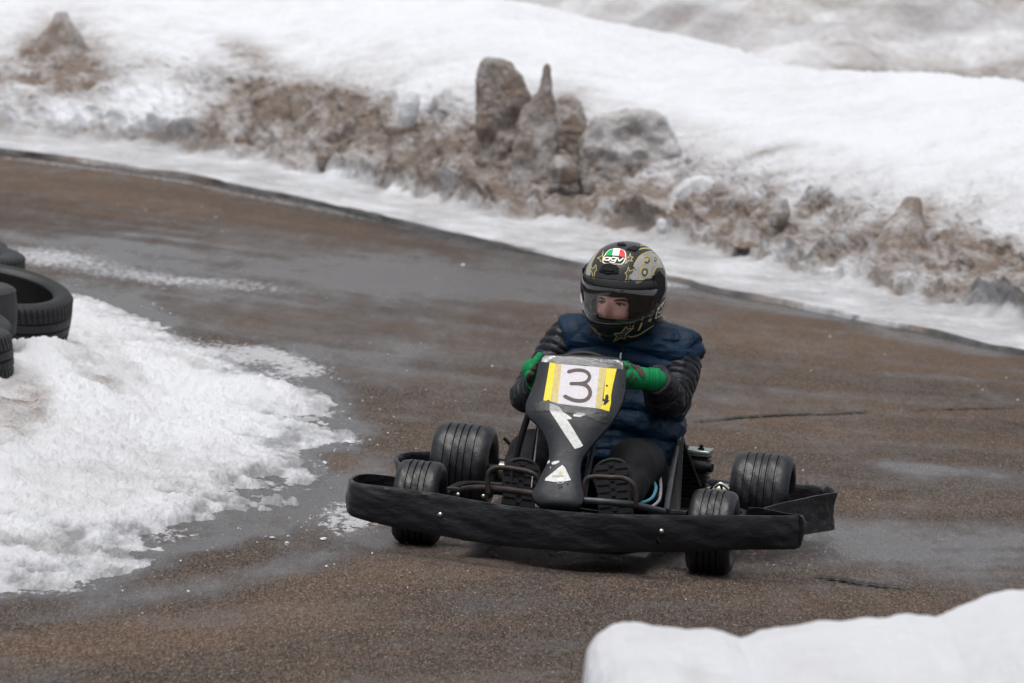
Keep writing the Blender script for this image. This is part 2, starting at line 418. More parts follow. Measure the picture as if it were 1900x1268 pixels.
def polyline_strips(pts, wd):
    """closed polyline with sharp corners -> list of quads in pixels"""
    out = []
    for i in range(len(pts)):
        a = Vector(pts[i]); b = Vector(pts[(i + 1) % len(pts)])
        t = (b - a)
        if t.length < 1e-3: continue
        t.normalize(); n = Vector((-t.y, t.x)) * wd / 2; a2 = a - t * wd * .4; b2 = b + t * wd * .4
        out.append([(a2 + n)[:], (b2 + n)[:], (b2 - n)[:], (a2 - n)[:]])
    return out
def join_decals(name, polys, bvh, m, parent, off=.0006, maxlen=3.0):
    obs = [decal_mesh('tmp', p, bvh, m, None, off + 2e-5 * i, maxlen) for i, p in enumerate(polys)]
    V = []; F = []
    for o in obs:
        k = len(V); V += [v.co.copy() for v in o.data.vertices]; F += [tuple(i + k for i in p.vertices) for p in o.data.polygons]
        me = o.data; bpy.data.objects.remove(o); bpy.data.meshes.remove(me)
    return mesh(name, V, F, m, parent, org=Vector((0, 0, 0)))

#%%SETTING
EPX = [-1300, -600, 0, 300, 600, 900, 1250, 1500, 1900, 2500, 3400]
EDGE = [140, 215, 283, 325, 383, 446, 520, 573, 655, 775, 950]
# ================================================================== SETTING
# ---- ground (everything lies on it) and sheet of road
def flat(name, x0, x1, y0, y1, z, m):
    o = mesh(name, [(x0, y0, z), (x1, y0, z), (x1, y1, z), (x0, y1, z)], [(0, 1, 2, 3)], m, smooth=False); tag(o, kind='structure'); return o
flat('ground', -900, 900, -300, 1800, -.012, M['snow_far'])
def blob(X, Y, px, py, rx, ry, ang=0):
    c, s = math.cos(R(ang)), math.sin(R(ang)); dx, dy = X - px, Y - py
    u = (dx * c + dy * s) / rx; v = (-dx * s + dy * c) / ry
    return np.exp(-(u * u + v * v) ** 1.5)
def poly_sd(P, poly):
    x, y = P[:, 0], P[:, 1]; n = len(poly); best = np.full(len(P), 1e9); inside = np.zeros(len(P), bool)
    for i in range(n):
        a = poly[i]; b = poly[(i + 1) % n]; e = (b[0] - a[0], b[1] - a[1]); wx, wy = x - a[0], y - a[1]
        t = np.clip((wx * e[0] + wy * e[1]) / (e[0]**2 + e[1]**2 + 1e-12), 0, 1)
        best = np.minimum(best, (wx - e[0] * t)**2 + (wy - e[1] * t)**2)
        c = ((a[1] > y) != (b[1] > y)) & (x < (b[0] - a[0]) * (y - a[1]) / (b[1] - a[1] + 1e-12) + a[0]); inside ^= c
    return np.where(inside, 1, -1) * np.sqrt(best)
LEFT_PX = [(-600, 1290), (-300, 1180), (0, 1104), (120, 1098), (200, 1075), (300, 1045), (330, 1020), (400, 1008), (450, 985), (510, 985), (545, 965), (560, 950), (600, 935), (645, 915), (600, 885), (575, 865), (560, 835), (600, 828), (640, 826),
           (672, 808), (660, 790), (610, 775), (625, 752), (600, 730), (530, 700), (470, 690), (420, 662), (340, 640), (290, 605), (240, 585), (200, 562), (150, 548), (90, 536), (0, 525), (-300, 490), (-900, 440)]
def make_road():
    xs = np.concatenate([np.linspace(-3000, -320, 70), np.linspace(-300, 2200, 520), np.linspace(2220, 4800, 70)])
    ys = np.concatenate([np.linspace(150, 700, 190), np.linspace(703, 1900, 330)])
    Xp, Yp = np.meshgrid(xs, ys)
    D = FWD + ((Xp.ravel() - 950) / FPX)[:, None] * RT - ((Yp.ravel() - 634) / FPX)[:, None] * UP
    t = -CAM_H / D[:, 2]; P = CPOS + D * t[:, None]; P[:, 2] = 0
    X, Y = Xp.ravel(), Yp.ravel()
    nz = fbm(P * np.array([1, .35, 1]), 1.2, 5, 3); nz2 = fbm(P * np.array([1, .25, 1]), 4, 4, 9)
    # straighten to the tilt of the picture
    stc = np.stack([X * .0016 + nz * .3, (Y - np.clip((1000 - Y) / 650, -.28, 1) * np.interp(X, EPX, EDGE)) / 24 * np.clip(600 / (Y - 60), .55, 2), np.zeros_like(X)], 1)
    st = fbm(stc, 1.0, 4, 33, .6); st2 = fbm(stc * np.array([2.0, 1.8, 1]), 1.0, 4, 35, .5)
    Xw = X + 60 * nz; Yw = Y + 14 * nz + 8 * nz2
    wet = .14 + .22 * nz + .55 * st2
    for (a, b, rx, ry, g, v) in [(380, 520, 420, 42, 5, .9), (880, 530, 330, 36, 5, .8), (560, 610, 330, 45, 6, .6), (950, 460, 190, 20, 10, .9), (1330, 540, 190, 18, 10, .7), (0, 440, 330, 45, 6, .6),
                                 (1650, 610, 300, 16, 11, .8), (1720, 1010, 260, 55, 2, .95), (1700, 875, 200, 12, 4, .6), (1100, 1020, 420, 42, 3, .9), (620, 950, 90, 50, 0, .95), (500, 690, 120, 40, 0, .9),
                                 (650, 880, 60, 30, 0, .7), (350, 1085, 300, 26, -12, .9), (760, 700, 220, 60, 10, .35), (1500, 740, 200, 12, 0, .2), (700, 480, 500, 30, 5, .5)]:
        wet += v * blob(Xw, Yw, a, b, rx, ry, g)
    tan = .20 + .3 * nz2 + .8 * st
    for (a, b, rx, ry, g, v) in [(300, 365, 520, 42, 9, 1.0), (1600, 640, 400, 60, 9, .9), (700, 1075, 330, 45, -10, .7), (150, 1190, 380, 45, -8, .8), (600, 840, 90, 45, 0, .6), (1500, 780, 330, 50, 0, .4), (700, 770, 200, 30, 0, .3), (1350,1100,350,30,3,.25)]:
        tan += v * blob(Xw, Yw, a, b, rx, ry, g)
    for (a, b, rx, ry, g, v) in [(650, 420, 420, 30, 9, -.6), (1000, 1180, 400, 60, 0, -.3), (250, 450, 420, 20, 8, -.5)]:
        tan += v * blob(Xw, Yw, a, b, rx, ry, g)
    sl = np.zeros_like(X)
    for (a, b, rx, ry, g, v) in [(180, 498, 200, 26, 8, .78), (430, 530, 170, 16, 6, .75), (60, 478, 120, 18, 4, .6), (430, 655, 130, 26, 12, .95), (610, 955, 60, 36, 0, 1.1), (560, 690, 70, 14, 0, .9), (520, 660, 90, 16, 10, .9), (680, 960, 50, 14, 0, .7),
                                 (560, 870, 50, 40, 0, .5), (1250, 525, 70, 9, 8, .9), (640, 925, 30, 12, 0, .7), (900,480,60,6,9,.5)]:
        sl += v * blob(Xw, Yw, a, b, rx, ry, g)
    ed0 = np.interp(X, EPX, EDGE); sl += 1.1 * np.exp(-((Y - ed0 - 5) / (6 + .003 * np.clip(X, 0, 2000))) ** 2) * np.clip(3.2 * fbm(P, .7, 4, 55), 0, 1)
    dl = -poly_sd(np.stack([X + 10 * nz2, Y * 3.2], 1), [(a, b * 3.2) for a, b in LEFT_PX + [(-900, 1500)]])
    wet += 1.0 * np.exp(-(np.clip(dl, 0, None) / (42 + 60 * np.clip(nz, 0, 1))) ** 2)
    tan -= .5 * np.exp(-(np.clip(dl, 0, None) / 50) ** 2)
    sl += (.9 * np.exp(-(np.clip(dl, 0, None) / 22) ** 2)) * np.clip(.3 + 2.4 * fbm(P * np.array([1, .5, 1]), 5, 4, 57), 0, 1)
    wet -= .4 * sl
    ed = np.interp(X, EPX, EDGE); gr = np.exp(-((Y - ed - 1) / (4.5 + .004 * np.clip(X, 0, 2000) + 3 * nz2)) ** 2) * np.clip(.8 + .8 * nz2, 0, 1) + .9 * np.exp(-((X - 900) / 180) ** 2 - ((Y - ed - 6) / 12) ** 2)  # darkens the asphalt in a narrow strip along the snow edge
    P[:, 2] += .004 * fbm(P, .8, 3, 21); P[:, 2] = np.where(Y < np.interp(X, EPX, EDGE) - 22, -.06, P[:, 2])
    P = P.reshape(len(ys), len(xs), 3)[::-1].reshape(-1, 3)
    f = lambda a: a.reshape(len(ys), len(xs))[::-1].ravel()
    o = np_mesh('road', P, len(ys), len(xs), M['road'], attrs={'wet': f(wet), 'tan': f(np.clip(tan, 0, 1)), 'slush': f(sl), 'edge_dark': f(gr)})
    tag(o, kind='structure')
make_road()

# ---- cracks in the asphalt
def crack(pts, w0, seed):
    rr = random.Random(seed); V = []; F = []
    P = catmull([tuple(ground(px, py, .0)) for px, py in pts], 26)
    for i, p in enumerate(P):
        t = (P[min(i + 1, len(P) - 1)] - P[max(0, i - 1)]).normalized(); n = Vector((-t.y, t.x, 0))
        k = abs(math.sin(math.pi * i / (len(P) - 1))) ** .5 * (.25 + rr.random() * 1.1); j = (rr.random() - .5) * w0 * 1.8
        V += [p + n * (j + w0 * k) + Vector((0, 0, .0062)), p + n * (j - w0 * k) + Vector((0, 0, .0062))]
    for i in range(len(P) - 1): F.append((2 * i, 2 * i + 1, 2 * i + 3, 2 * i + 2))
    return V, F
V, F = merge(crack([(1285, 785), (1380, 776), (1480, 771), (1560, 770), (1615, 765)], .022, 1), crack([(1690, 763), (1800, 760), (1900, 757), (2100, 752)], .012, 2),
             crack([(1510, 1070), (1560, 1078), (1620, 1087), (1680, 1092)], .03, 3), crack([(1820, 775), (1900, 790), (1980, 800)], .008, 4))
tag(mesh('cracks', V, F, mat('crack_dark', (.012, .011, .011), .6), smooth=False), kind='structure')

# ---- the ploughed snow bank beyond the road
def pch(xs, ys, x):   # smooth monotone-ish interpolation
    x = np.asarray(x, float); i = np.clip(np.searchsorted(xs, x) - 1, 0, len(xs) - 2)
    xs = np.array(xs, float); ys = np.array(ys, float); d = np.diff(ys) / np.diff(xs)
    m = np.zeros(len(xs)); m[0] = d[0]; m[-1] = d[-1]
    for k in range(1, len(xs) - 1): m[k] = 0 if d[k - 1] * d[k] <= 0 else 2 / (1 / d[k - 1] + 1 / d[k])
    hh = xs[i + 1] - xs[i]; t = (x - xs[i]) / hh
    return (2 * t**3 - 3 * t**2 + 1) * ys[i] + (t**3 - 2 * t**2 + t) * hh * m[i] + (-2 * t**3 + 3 * t**2) * ys[i + 1] + (t**3 - t**2) * hh * m[i + 1]
def hor(px): return 634 - FPX * math.tan(PITCH) + (px - 950) * math.tan(ROLL)
TOE = [118, 190, 240, 270, 322, 388, 440, 500, 590, 700, 872]
CREST = [-70, 10, 85, 100, 150, 200, 270, 335, 415, 520, 680]
RIDGE = [-225, -150, -90, -60, -22, 2, 70, 117, 155, 240, 390]
def bank_profile(px):
    yh = hor(px)
    dE = CAM_H * FPX / (pch(EPX, EDGE, px) - yh); yT = pch(EPX, TOE, px) - yh; yC = pch(EPX, CREST, px) - yh; yR = pch(EPX, RIDGE, px) - yh
    dT = (CAM_H - .05) * FPX / yT; dC = dT + 1.75; dR = dC + 5.2
    return dE, dT, dC, dR, CAM_H - yC * dC / FPX, CAM_H - yR * dR / FPX
def make_bank():
    px = np.concatenate([np.linspace(-1250, -152, 180), np.linspace(-150, 2050, 900), np.linspace(2054, 3350, 250)])
    dE, dT, dC, dR, zC, zR = bank_profile(px)
    s = np.concatenate([np.linspace(-.02, .03, 12), np.linspace(.05, 1, 60), np.linspace(1.008, 2.15, 230), np.linspace(2.17, 3, 90), np.linspace(3.03, 4, 24)])
    S, _ = np.meshgrid(s, px, indexing='ij'); n = len(px)
    def seg(a, b, k): return a + (b - a) * np.clip(S - k, 0, 1)
    D = np.where(S <= 1, dE + (dT - dE) * S, np.where(S <= 2, seg(dT, dC, 1), np.where(S <= 3, seg(dC, dR, 2), seg(dR, dR + 6, 3))))
    t = np.clip(S - 1, 0, 1); face = zC * (t ** .85) * .96 + .05 * (1 - t)
    u = np.clip(S - 2, 0, 1); top = zC * .98 + (zR - zC * .98) * (1 - (1 - u) ** 1.5)
    v = np.clip(S - 3, 0, 1); back = zR + (.02 - zR) * sstep(0, 1, v)
    shelf = -.012 + .040 * sstep(-.01, .010, S)
    Z = np.where(S <= 1, shelf, np.where(S <= 2, np.maximum(face, .05), np.where(S <= 3, top, back)))
    az = (px - 950) / FPX
    # horizontal ray direction for this column (at the toe)
    dirx = np.array([ray(p, 300)[0] / ray(p, 300)[1] for p in px])
    X = D * dirx; P = np.stack([X, D, Z], -1)
    # roll makes a column drift with height; correct so columns stay put
    # displacement along a mean normal of the bank
    Pf = P.reshape(-1, 3); Sf = S.ravel()
    N = np.array([-.55, -.62, .56]); 
    fm = sstep(1.0, 1.12, Sf) * (1 - .82 * sstep(1.75, 2.35, Sf)) * (1 - sstep(3.0, 3.3, Sf))
    Q = Pf + .15 * np.stack([fbm(Pf, 2.2, 3, 5), fbm(Pf, 2.2, 3, 6), fbm(Pf, 2.2, 3, 7)], 1)
    big = fbm(Pf * np.array([1, 1, 1.0]), .75, 3, 31)
    w1 = 1 - np.clip(worley(Q, 1.9, 41), 0, 1) * 1.4; w2 = 1 - np.clip(worley(Q, 4.6, 51), 0, 1) * 1.4; w3 = 1 - np.clip(worley(Q, 11, 61), 0, 1) * 1.4
    rid = fbm(Pf, 3.0, 5, 71, .55, True)
    gully = fbm(np.stack([Pf[:, 0] * 1.0 + .5 * Pf[:, 2], Pf[:, 1] * .6, Pf[:, 2] * .5], 1), 2.6, 4, 77, .5, True)
    disp = .20 * big + .055 * w1 + .030 * w2 + .016 * w3 + .05 * rid + .08 * gully + .05 * fbm(Pf, 8, 5, 79, .6) + .012 * (1 - 1.3 * worley(Q, 19, 63))
    Pf = Pf + N * (disp * fm)[:, None]
    # loose lumps at the toe and small unevenness everywhere
    toe = np.exp(-((Sf - 1.02) / .10) ** 2)
    Pf[:, 2] += toe * np.clip(w2 * .10 + w3 * .05 + .05 * big, 0, 1)
    Pf[:, 2] += sstep(.03, .2, Sf) * (.018 * fbm(Pf, 5, 4, 81) + .008 * fbm(Pf, 30, 2, 83)) + sstep(2, 2.3, Sf) * .13 * fbm(Pf, .55, 3, 85) + sstep(1.9, 2.2, Sf) * .045 * fbm(Pf, 2.2, 5, 86, .55)
    # ragged kerb of packed snow along the road
    e = (1 - sstep(0.0, .2, Sf)); sh = .26 * fbm(Pf, 1.1, 5, 91) * e * (Sf > -1)
    Pf[:, 1] += sh; Pf[:, 2] += (1 - sstep(.02, .5, Sf)) * sstep(-.005, .012, Sf) * .03 * fbm(Pf, .9, 4, 93)
    X_, Y_ = pix(Pf)
    dirt = np.zeros(len(Pf))
    n1 = fbm(Pf, 1.1, 5, 101); n2 = fbm(Pf, 3.5, 5, 103)
    face_d = sstep(.94, 1.06, Sf + .07 * n2) * (1 - sstep(1.35, 2.55, Sf + .6 * n1 + .3 * n2))
    dirt += face_d * (.62 + .55 * n1 + .40 * n2 + .25 * (.5 - w2)) + .28 * face_d * blob(X_, Y_, 930, 280, 330, 150)
    for (a, b, rx, ry, g, v) in [(110, 95, 70, 80, 60, .8), (140, 130, 90, 40, 20, .6), (460, 100, 60, 28, 20, .8), (520, 190, 130, 50, 15, .5), (640, 195, 130, 45, 10, .55), (330, 245, 60, 20, 5, .5), (230, 245, 90, 14, 5, .4),
                                 (380, 265, 50, 18, 5, .5), (600, 290, 20, 22, 0, .6), (710, 310, 18, 20, 0, .5), (780, 250, 110, 60, 0, .35), (930, 320, 90, 70, 0, .45), (1040, 200, 60, 60, 0, .45), (1040, 310, 45, 30, 0, .6), (1180, 370, 120, 50, 10, .45),
                                 (1390, 420, 60, 30, -25, .6), (1540, 385, 60, 22, 0, .45), (1660, 440, 70, 40, -20, .65), (1710, 390, 40, 30, -40, .5), (1790, 460, 80, 40, 20, .4), (1430, 280, 50, 8, -20, .55), (1460, 330, 50, 16, -20, .35), (1880, 480, 80, 40, 0, .35), (1270, 405, 50, 40, 0, .3)]:
        dirt += v * blob(X_ + 25 * n2, Y_ + 18 * n1, a, b, rx, ry, g) * (.75 + .5 * n2)
    for (a, b, rx, ry, g, v) in [(280, 190, 90, 60, 0, .5), (760, 195, 26, 34, 10, .8), (640, 330, 200, 14, 8, .3), (1500, 200, 400, 60, 12, .3), (60,215,150,14,4,.25)]:
        dirt -= v * blob(X_, Y_, a, b, rx, ry, g)
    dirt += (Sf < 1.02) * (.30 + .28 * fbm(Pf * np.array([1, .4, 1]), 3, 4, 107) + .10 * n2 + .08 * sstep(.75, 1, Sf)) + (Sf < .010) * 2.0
    dirt = np.where(Sf < .010, np.clip(1.5 + 3 * fbm(Pf, .8, 4, 111), .3, 2.0), np.clip(dirt, 0, 1.0))  # kerb face at the road pushed toward near-black, in broken stretches
    # upper snow slightly greyed
    dirt = np.maximum(dirt, .05 + .10 * n1 + .10 * n2 * (Sf < 2.6))
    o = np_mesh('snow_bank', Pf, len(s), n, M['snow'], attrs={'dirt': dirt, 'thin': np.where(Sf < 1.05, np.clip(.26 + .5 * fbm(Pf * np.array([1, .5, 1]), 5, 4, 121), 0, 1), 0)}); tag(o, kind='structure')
make_bank()
def make_far_bank():
    xs = np.linspace(-16, 26, 420); ys = np.linspace(44, 80, 240); X, Y = np.meshgrid(xs, ys)
    P = np.stack([X.ravel(), Y.ravel(), np.zeros(X.size)], 1)
    v = (P[:, 1] - 47 + .55 * P[:, 0] + 2.0 * fbm(P, .15, 2, 5))
    z = .03 + 2.4 * sstep(0, 11, v); fm = sstep(0, 1, v)
    Q = P.copy(); Q[:, 2] = z
    z = z + fm * (.35 * fbm(Q, .45, 4, 6) + .22 * (1 - worley(Q, 1.2, 8)) + .12 * (1 - worley(Q, 2.6, 9)))
    P[:, 2] = z; n = fbm(Q, .6, 5, 10)
    dirt = np.clip(.34 * fm + .85 * n * fm + .12, .03, .8) * (1 - .5 * sstep(9, 13, v))
    tag(np_mesh('far_snow_bank', P, len(ys), len(xs), M['snow_far'], attrs={'dirt': dirt, 'thin': np.clip(.22 * fm + .6 * fbm(Q, 1.3, 4, 15) * fm, 0, 1)}), kind='structure')
make_far_bank()

# ---- thawing snow on the inside of the bend (left)
def make_left_snow():
    poly = [tuple(ground(px, py)[:2]) for px, py in LEFT_PX]
    poly += [(-14, 34), (-14, 11.5)]
    pxs = np.linspace(-900, 760, 760); pys = np.concatenate([np.linspace(430, 560, 60), np.linspace(561.5, 1330, 560)])
    Xp, Yp = np.meshgrid(pxs, pys[::-1])
    D = FWD + ((Xp.ravel() - 950) / FPX)[:, None] * RT - ((Yp.ravel() - 634) / FPX)[:, None] * UP
    P = CPOS + D * (-CAM_H / D[:, 2])[:, None]; P[:, 2] = 0
    # distance in a space squeezed along y, so the ragged edge shows as in the photo
    A = P * np.array([1, .30, 1]); pl = [(a, b * .30) for a, b in poly]
    sd = poly_sd(A, pl)
    e = .022 * fbm(P * np.array([1, .35, 1]), 8, 4, 3) + .034 * fbm(P * np.array([1, .32, 1]), 26, 5, 4, .65)
    sd = sd + e
    z = -.014 + .020 * sstep(-.04, .05, sd) + .022 * sstep(.0, .30, sd) + .035 * sstep(.1, 1.2, sd) + .007 * fbm(P * np.array([1, .45, 1]), 26, 4, 44) * (1 - sstep(.1, .4, sd))
    B = P * np.array([1, .55, 1])
    z += sstep(0, .2, sd) * (.034 * fbm(B, 2.2, 5, 5) + .010 * fbm(P * np.array([1, .8, 1]), 9, 5, 6) + .020 * fbm(P * np.array([1, .55, 1]), 17, 6, 66, .64)) + sstep(-.01, .05, sd) * .012 * (fbm(P * np.array([1, .5, 1]), 40, 4, 68, .7)) + .002 * fbm(B, 90, 2, 8) * sstep(0, .05, sd)
    # crumbly thin zone where the sheet breaks up
    X_, Y_ = Xp.ravel(), Yp.ravel()
    n = fbm(B, 9, 5, 12)
    for (a, b, rx, ry, g, v) in [(575, 935, 90, 40, -10, .085), (350, 1000, 90, 22, -15, .07), (430, 965, 110, 25, -10, .05), (500, 905, 110, 24, 0, .04), (560, 700, 90, 22, 10, .045), (600,800,60,30,0,.03)]:
        z -= v * blob(X_, Y_, a, b, rx, ry, g) * (.5 + 1.2 * n)
    # mounds round the tyres
    for (a, b, dist_r, hgt) in [(20, 715, .45, .22), (0, 740, .5, .16), (150, 675, .35, .04), (-120, 800, .8, .22), (20, 800, .45, .10), (30, 655, .15, .10), (-200, 620, 1.2, .2), (-60, 660, .5, .10), (5, 880, .5, .05), (230, 720, .7, .05)]:
        g_ = ground(a, b); q = (P[:, 0] - g_[0])**2 / dist_r**2 + (P[:, 1] - g_[1])**2 / (dist_r * 1.8)**2
        lump = 1 + .5 * fbm(P, 4, 4, 14) + .4 * (1 - worley(P * np.array([1, .5, 1]), 7, 15)) - .1
        z += hgt * .17 * np.exp(-q ** 1.4) * lump
    dirt = np.clip(.05 + .22 * fbm(B, 1.6, 5, 20), 0, 1)
    for (a, b, rx, ry, g, v) in [(150, 700, 120, 28, 30, .20), (210, 690, 100, 14, 40, .18), (20, 790, 70, 50, 20, .38), (60, 800, 30, 30, 60, .3), (60, 1020, 110, 16, 5, .26), (180, 745, 70, 14, 20, .22), (280, 660, 90, 8, 15, .12), (330, 690, 120, 6, 10, .2), (520, 925, 80, 14, 0, .2), (240, 1030, 80, 10, -10, .14), (10, 850, 60, 30, 0, .2)]:
        dirt += 1.5 * v * blob(X_ + 20 * n, Y_ + 8 * n, a, b, rx, ry, g) * (.6 + .8 * np.clip(n + .5, 0, 1))
    dirt += .30 * (1 - sstep(.0, .12, sd)) * np.clip(.3 + n, 0, 1)
    n = fbm(P * np.array([1, .32, 1]), 17, 5, 12, .62)
    thin = (1 - sstep(.008, .036, z)) * (.6 + 1.0 * n) + .25 * (1 - sstep(0, .4, sd)) * np.clip(.1 + 1.6 * n, 0, 1)
    for a_, b_, rx_, ry_, v_ in [(560, 940, 90, 34, .8), (470, 950, 90, 22, .6), (360, 1000, 70, 18, .6), (500, 890, 90, 14, .4), (480, 700, 120, 20, .4), (300, 870, 120, 20, .25), (180, 900, 160, 20, .2)]: thin += v_ * blob(X_ + 20 * n, Y_ + 8 * n, a_, b_, rx_, ry_) * (.7 + 1.2 * n)
    thin = np.clip(thin, 0, 1)
    P[:, 2] = z
    tag(np_mesh('snow_patch', P, len(pys), len(pxs), M['snow_near'], attrs={'dirt': np.clip(dirt, 0, 1), 'thin': thin}), kind='structure')
    return P
make_left_snow()

# ---- the berm close to the camera (lower right)
def make_berm():
    SP = [1040, 1080, 1086, 1092, 1110, 1135, 1160, 1220, 1290, 1340, 1375, 1410, 1450, 1520, 1600, 1680, 1745, 1790, 1830, 1880, 2100, 2500]
    SY = [1400, 1300, 1240, 1208, 1180, 1163, 1155, 1160, 1168, 1172, 1186, 1172, 1165, 1153, 1146, 1138, 1142, 1122, 1106, 1096, 1070, 1050]
    px = np.linspace(1040, 2500, 520); DR = 9.6
    sil = np.array([np.interp(p, SP, SY) for p in px])
    zr = np.array([max(0, atdist(p, y, DR)[2]) for p, y in zip(px, sil)]); xr = np.array([atdist(p, y, DR)[0] for p, y in zip(px, sil)])
    ys = np.concatenate([np.linspace(6.2, 9.0, 120), np.linspace(9.02, 9.6, 60), np.linspace(9.62, 10.4, 60)])
    Y, _ = np.meshgrid(ys, px, indexing='ij'); X = np.broadcast_to(xr, Y.shape); ZR = np.broadcast_to(zr, Y.shape)
    t = np.where(Y < DR, (Y - 6.2) / (DR - 6.2), 0); prof = np.where(Y < DR, 1 - (1 - t) ** 2.2 * .95, 1 - sstep(0, .75, Y - DR))
    front = np.where(Y < DR, sstep(0, .12, t), 1)
    P = np.stack([X.ravel(), Y.ravel(), (ZR * prof * front).ravel()], 1)
    P[:, 2] += (1.6 * .05 * fbm(P, 2.2, 5, 3) * (1 - sstep(9.0, 9.4, P[:, 1])) + .012 * fbm(P, 7, 4, 4) + .006 * (.5 - worley(P, 24, 5))) * np.clip(P[:, 2] / .3, 0, 1)
    P[:, 0] += .012 * fbm(P, 7, 3, 6)
    dirt = np.clip(.03 + .14 * fbm(P, 2.5, 5, 9), 0, 1); X_, Y_ = pix(P)
    dirt += .16 * blob(X_, Y_, 1290, 1250, 26, 20) + .05 * blob(X_, Y_, 1480, 1210, 80, 30)
    tag(np_mesh('snow_berm', P, len(ys), len(px), M['snow_near'], attrs={'dirt': dirt}), kind='structure')
make_berm()

# ---- upright slabs and clods in the bank
def clod(name, path, radii, label, cat, seed, dirt=.6, flat_=.55, group=None, n=26, rough=.35):
    """path: (px,py,dist) from base to top; radii in m"""
    P = [Vector(atdist(px, py, d)) for px, py, d in path]; base = P[0].copy()
    path_ = catmull(P, 8); rr = np.interp(np.linspace(0, len(P) - 1, len(path_)), range(len(P)), radii)
    V = []
    for i, p in enumerate(path_):
        for j in range(n):
            a = 2 * math.pi * j / n; ca, sa = math.cos(a), math.sin(a)
            V.append((p.x + ca * rr[i], p.y + sa * rr[i] * flat_, p.z))
    V.append(tuple(path_[0])); V.append(tuple(path_[-1]))
    V = np.array(V); C_ = np.array([path_[min(i // n, len(path_) - 1)][:] for i in range(len(V))])
    d = V - C_; L = np.linalg.norm(d, axis=1)[:, None] + 1e-6
    V = V + d / L * np.minimum(L, .15) * (rough * 1.1 * fbm(V, 6, 4, seed) + rough * .9 * (1 - 1.3 * worley(V, 9, seed + 3)))[:, None]
    F = grid_faces(len(path_), n, True); k = len(path_) * n
    F += [(k, (j + 1) % n, j) for j in range(n)] + [(k + 1, (len(path_) - 1) * n + j, (len(path_) - 1) * n + (j + 1) % n) for j in range(n)]
    o = mesh(name, [tuple(v) for v in V], F, M['snow'], org=base); o.location = base
    dd = np.clip(dirt + .35 * fbm(V, 3, 4, seed + 9) + .25 * fbm(V, 10, 3, seed + 8), 0, 1)
    at = o.data.attributes.new('dirt', 'FLOAT', 'POINT'); at.data.foreach_set('value', dd.astype(np.float32))
    subsurf(o, 1)
    return tag(o, label, cat, group)
def bank_d(px, s):
    dE, dT, dC, dR, _, _ = [float(v) for v in bank_profile(np.array([px]))]
    return dE + (dT - dE) * s if s <= 1 else dT + (dC - dT) * (s - 1)
def slab(name, outline, dist, thick, label, cat, seed, dirt_bot, dirt_top, rough=.05, lean=0.0):
    """a block with the given outline, standing at the given distance, grown to a rough solid"""
    o_ = catmull([(a, b, 0) for a, b in outline], 3, True); P = [Vector(atdist(v.x, v.y, dist)) for v in o_]
    n = len(P); zb = min(p.z for p in P); zt = max(p.z for p in P); base = sum(P, Vector()) / n; base.z = zb
    V = []
    for k, f in enumerate((-.5, .5)):
        for p in P: V.append(p + Vector((0, thick * f * (1 - .45 * (p.z - zb) / (zt - zb)) + lean * (p.z - zb), 0)))
    F = [tuple(range(n)), tuple(range(n, 2 * n))[::-1]] + [(i, n + i, n + (i + 1) % n, (i + 1) % n) for i in range(n)]
    o = mesh(name, V, F, None, org=base)
    r_ = o.modifiers.new('r', 'REMESH'); r_.mode = 'VOXEL'; r_.voxel_size = .016
    dg = bpy.context.evaluated_depsgraph_get(); me = bpy.data.meshes.new_from_object(o.evaluated_get(dg)); o.modifiers.clear(); o.data = me
    for _ in range(2):
        bm = bmesh.new(); bm.from_mesh(me); bmesh.ops.smooth_vert(bm, verts=bm.verts[:], factor=.5, use_axis_x=True, use_axis_y=True, use_axis_z=True); bm.to_mesh(me); bm.free()
    me.update(); A = np.empty(len(me.vertices) * 3); me.vertices.foreach_get('co', A); A = A.reshape(-1, 3)
    Nn = np.empty(len(me.vertices) * 3); me.vertices.foreach_get('normal', Nn); Nn = Nn.reshape(-1, 3)
    W = A + np.array(base[:])
    d = rough * (1.2 * fbm(W, 2.6, 4, seed) + 1.2 * fbm(W, 7, 5, seed + 2, .6) + .55 * (1 - 1.3 * worley(W, 8, seed + 3)))
    d = (d + rough * .35 * fbm(W, 18, 3, seed + 5, .6)) * (1.15 - .75 * np.clip(A[:, 2] / (zt - zb), 0, 1)); A = A + Nn * d[:, None]; me.vertices.foreach_set('co', A.ravel()); me.materials.append(M['snow'])
    me.polygons.foreach_set('use_smooth', [True] * len(me.polygons)); o.location = base; me.update()
    t = np.clip(A[:, 2] / (zt - zb), 0, 1); dd = dirt_bot + (dirt_top - dirt_bot) * t ** 1.5 + .35 * fbm(W, 3.5, 4, seed + 9) + .18 * fbm(W, 12, 3, seed + 8)
    at = me.attributes.new('dirt', 'FLOAT', 'POINT'); at.data.foreach_set('value', np.clip(dd, 0, 1).astype(np.float32))
    return tag(o, label, cat)
slab('snow_slab', [(890, 345), (893, 250), (890, 170), (893, 116), (910, 110), (940, 118), (965, 148), (974, 185), (962, 240), (950, 290), (955, 345)], 33.0, .40, 'tall upright slab of dirty packed snow with a flat left edge, standing in the snow bank', 'snow slab', 3, 1.0, .95, .05)
slab('snow_spire', [(940, 390), (955, 310), (962, 240), (970, 205), (988, 184), (1002, 170), (1008, 140), (1012, 121), (1018, 124), (1021, 150), (1025, 190), (1030, 250), (1035, 320), (1050, 390)], 32.6, .5, 'pointed spire of dirty snow just right of the tall slab in the bank', 'snow spire', 7, 1.0, .95, .036)
slab('snow_lump', [(1024, 275), (1024, 215), (1030, 186), (1050, 178), (1070, 184), (1082, 210), (1086, 275)], 33.1, .5, 'dark brown snow lump tucked behind and right of the pointed spire', 'snow lump', 11, .95, .8, .045)
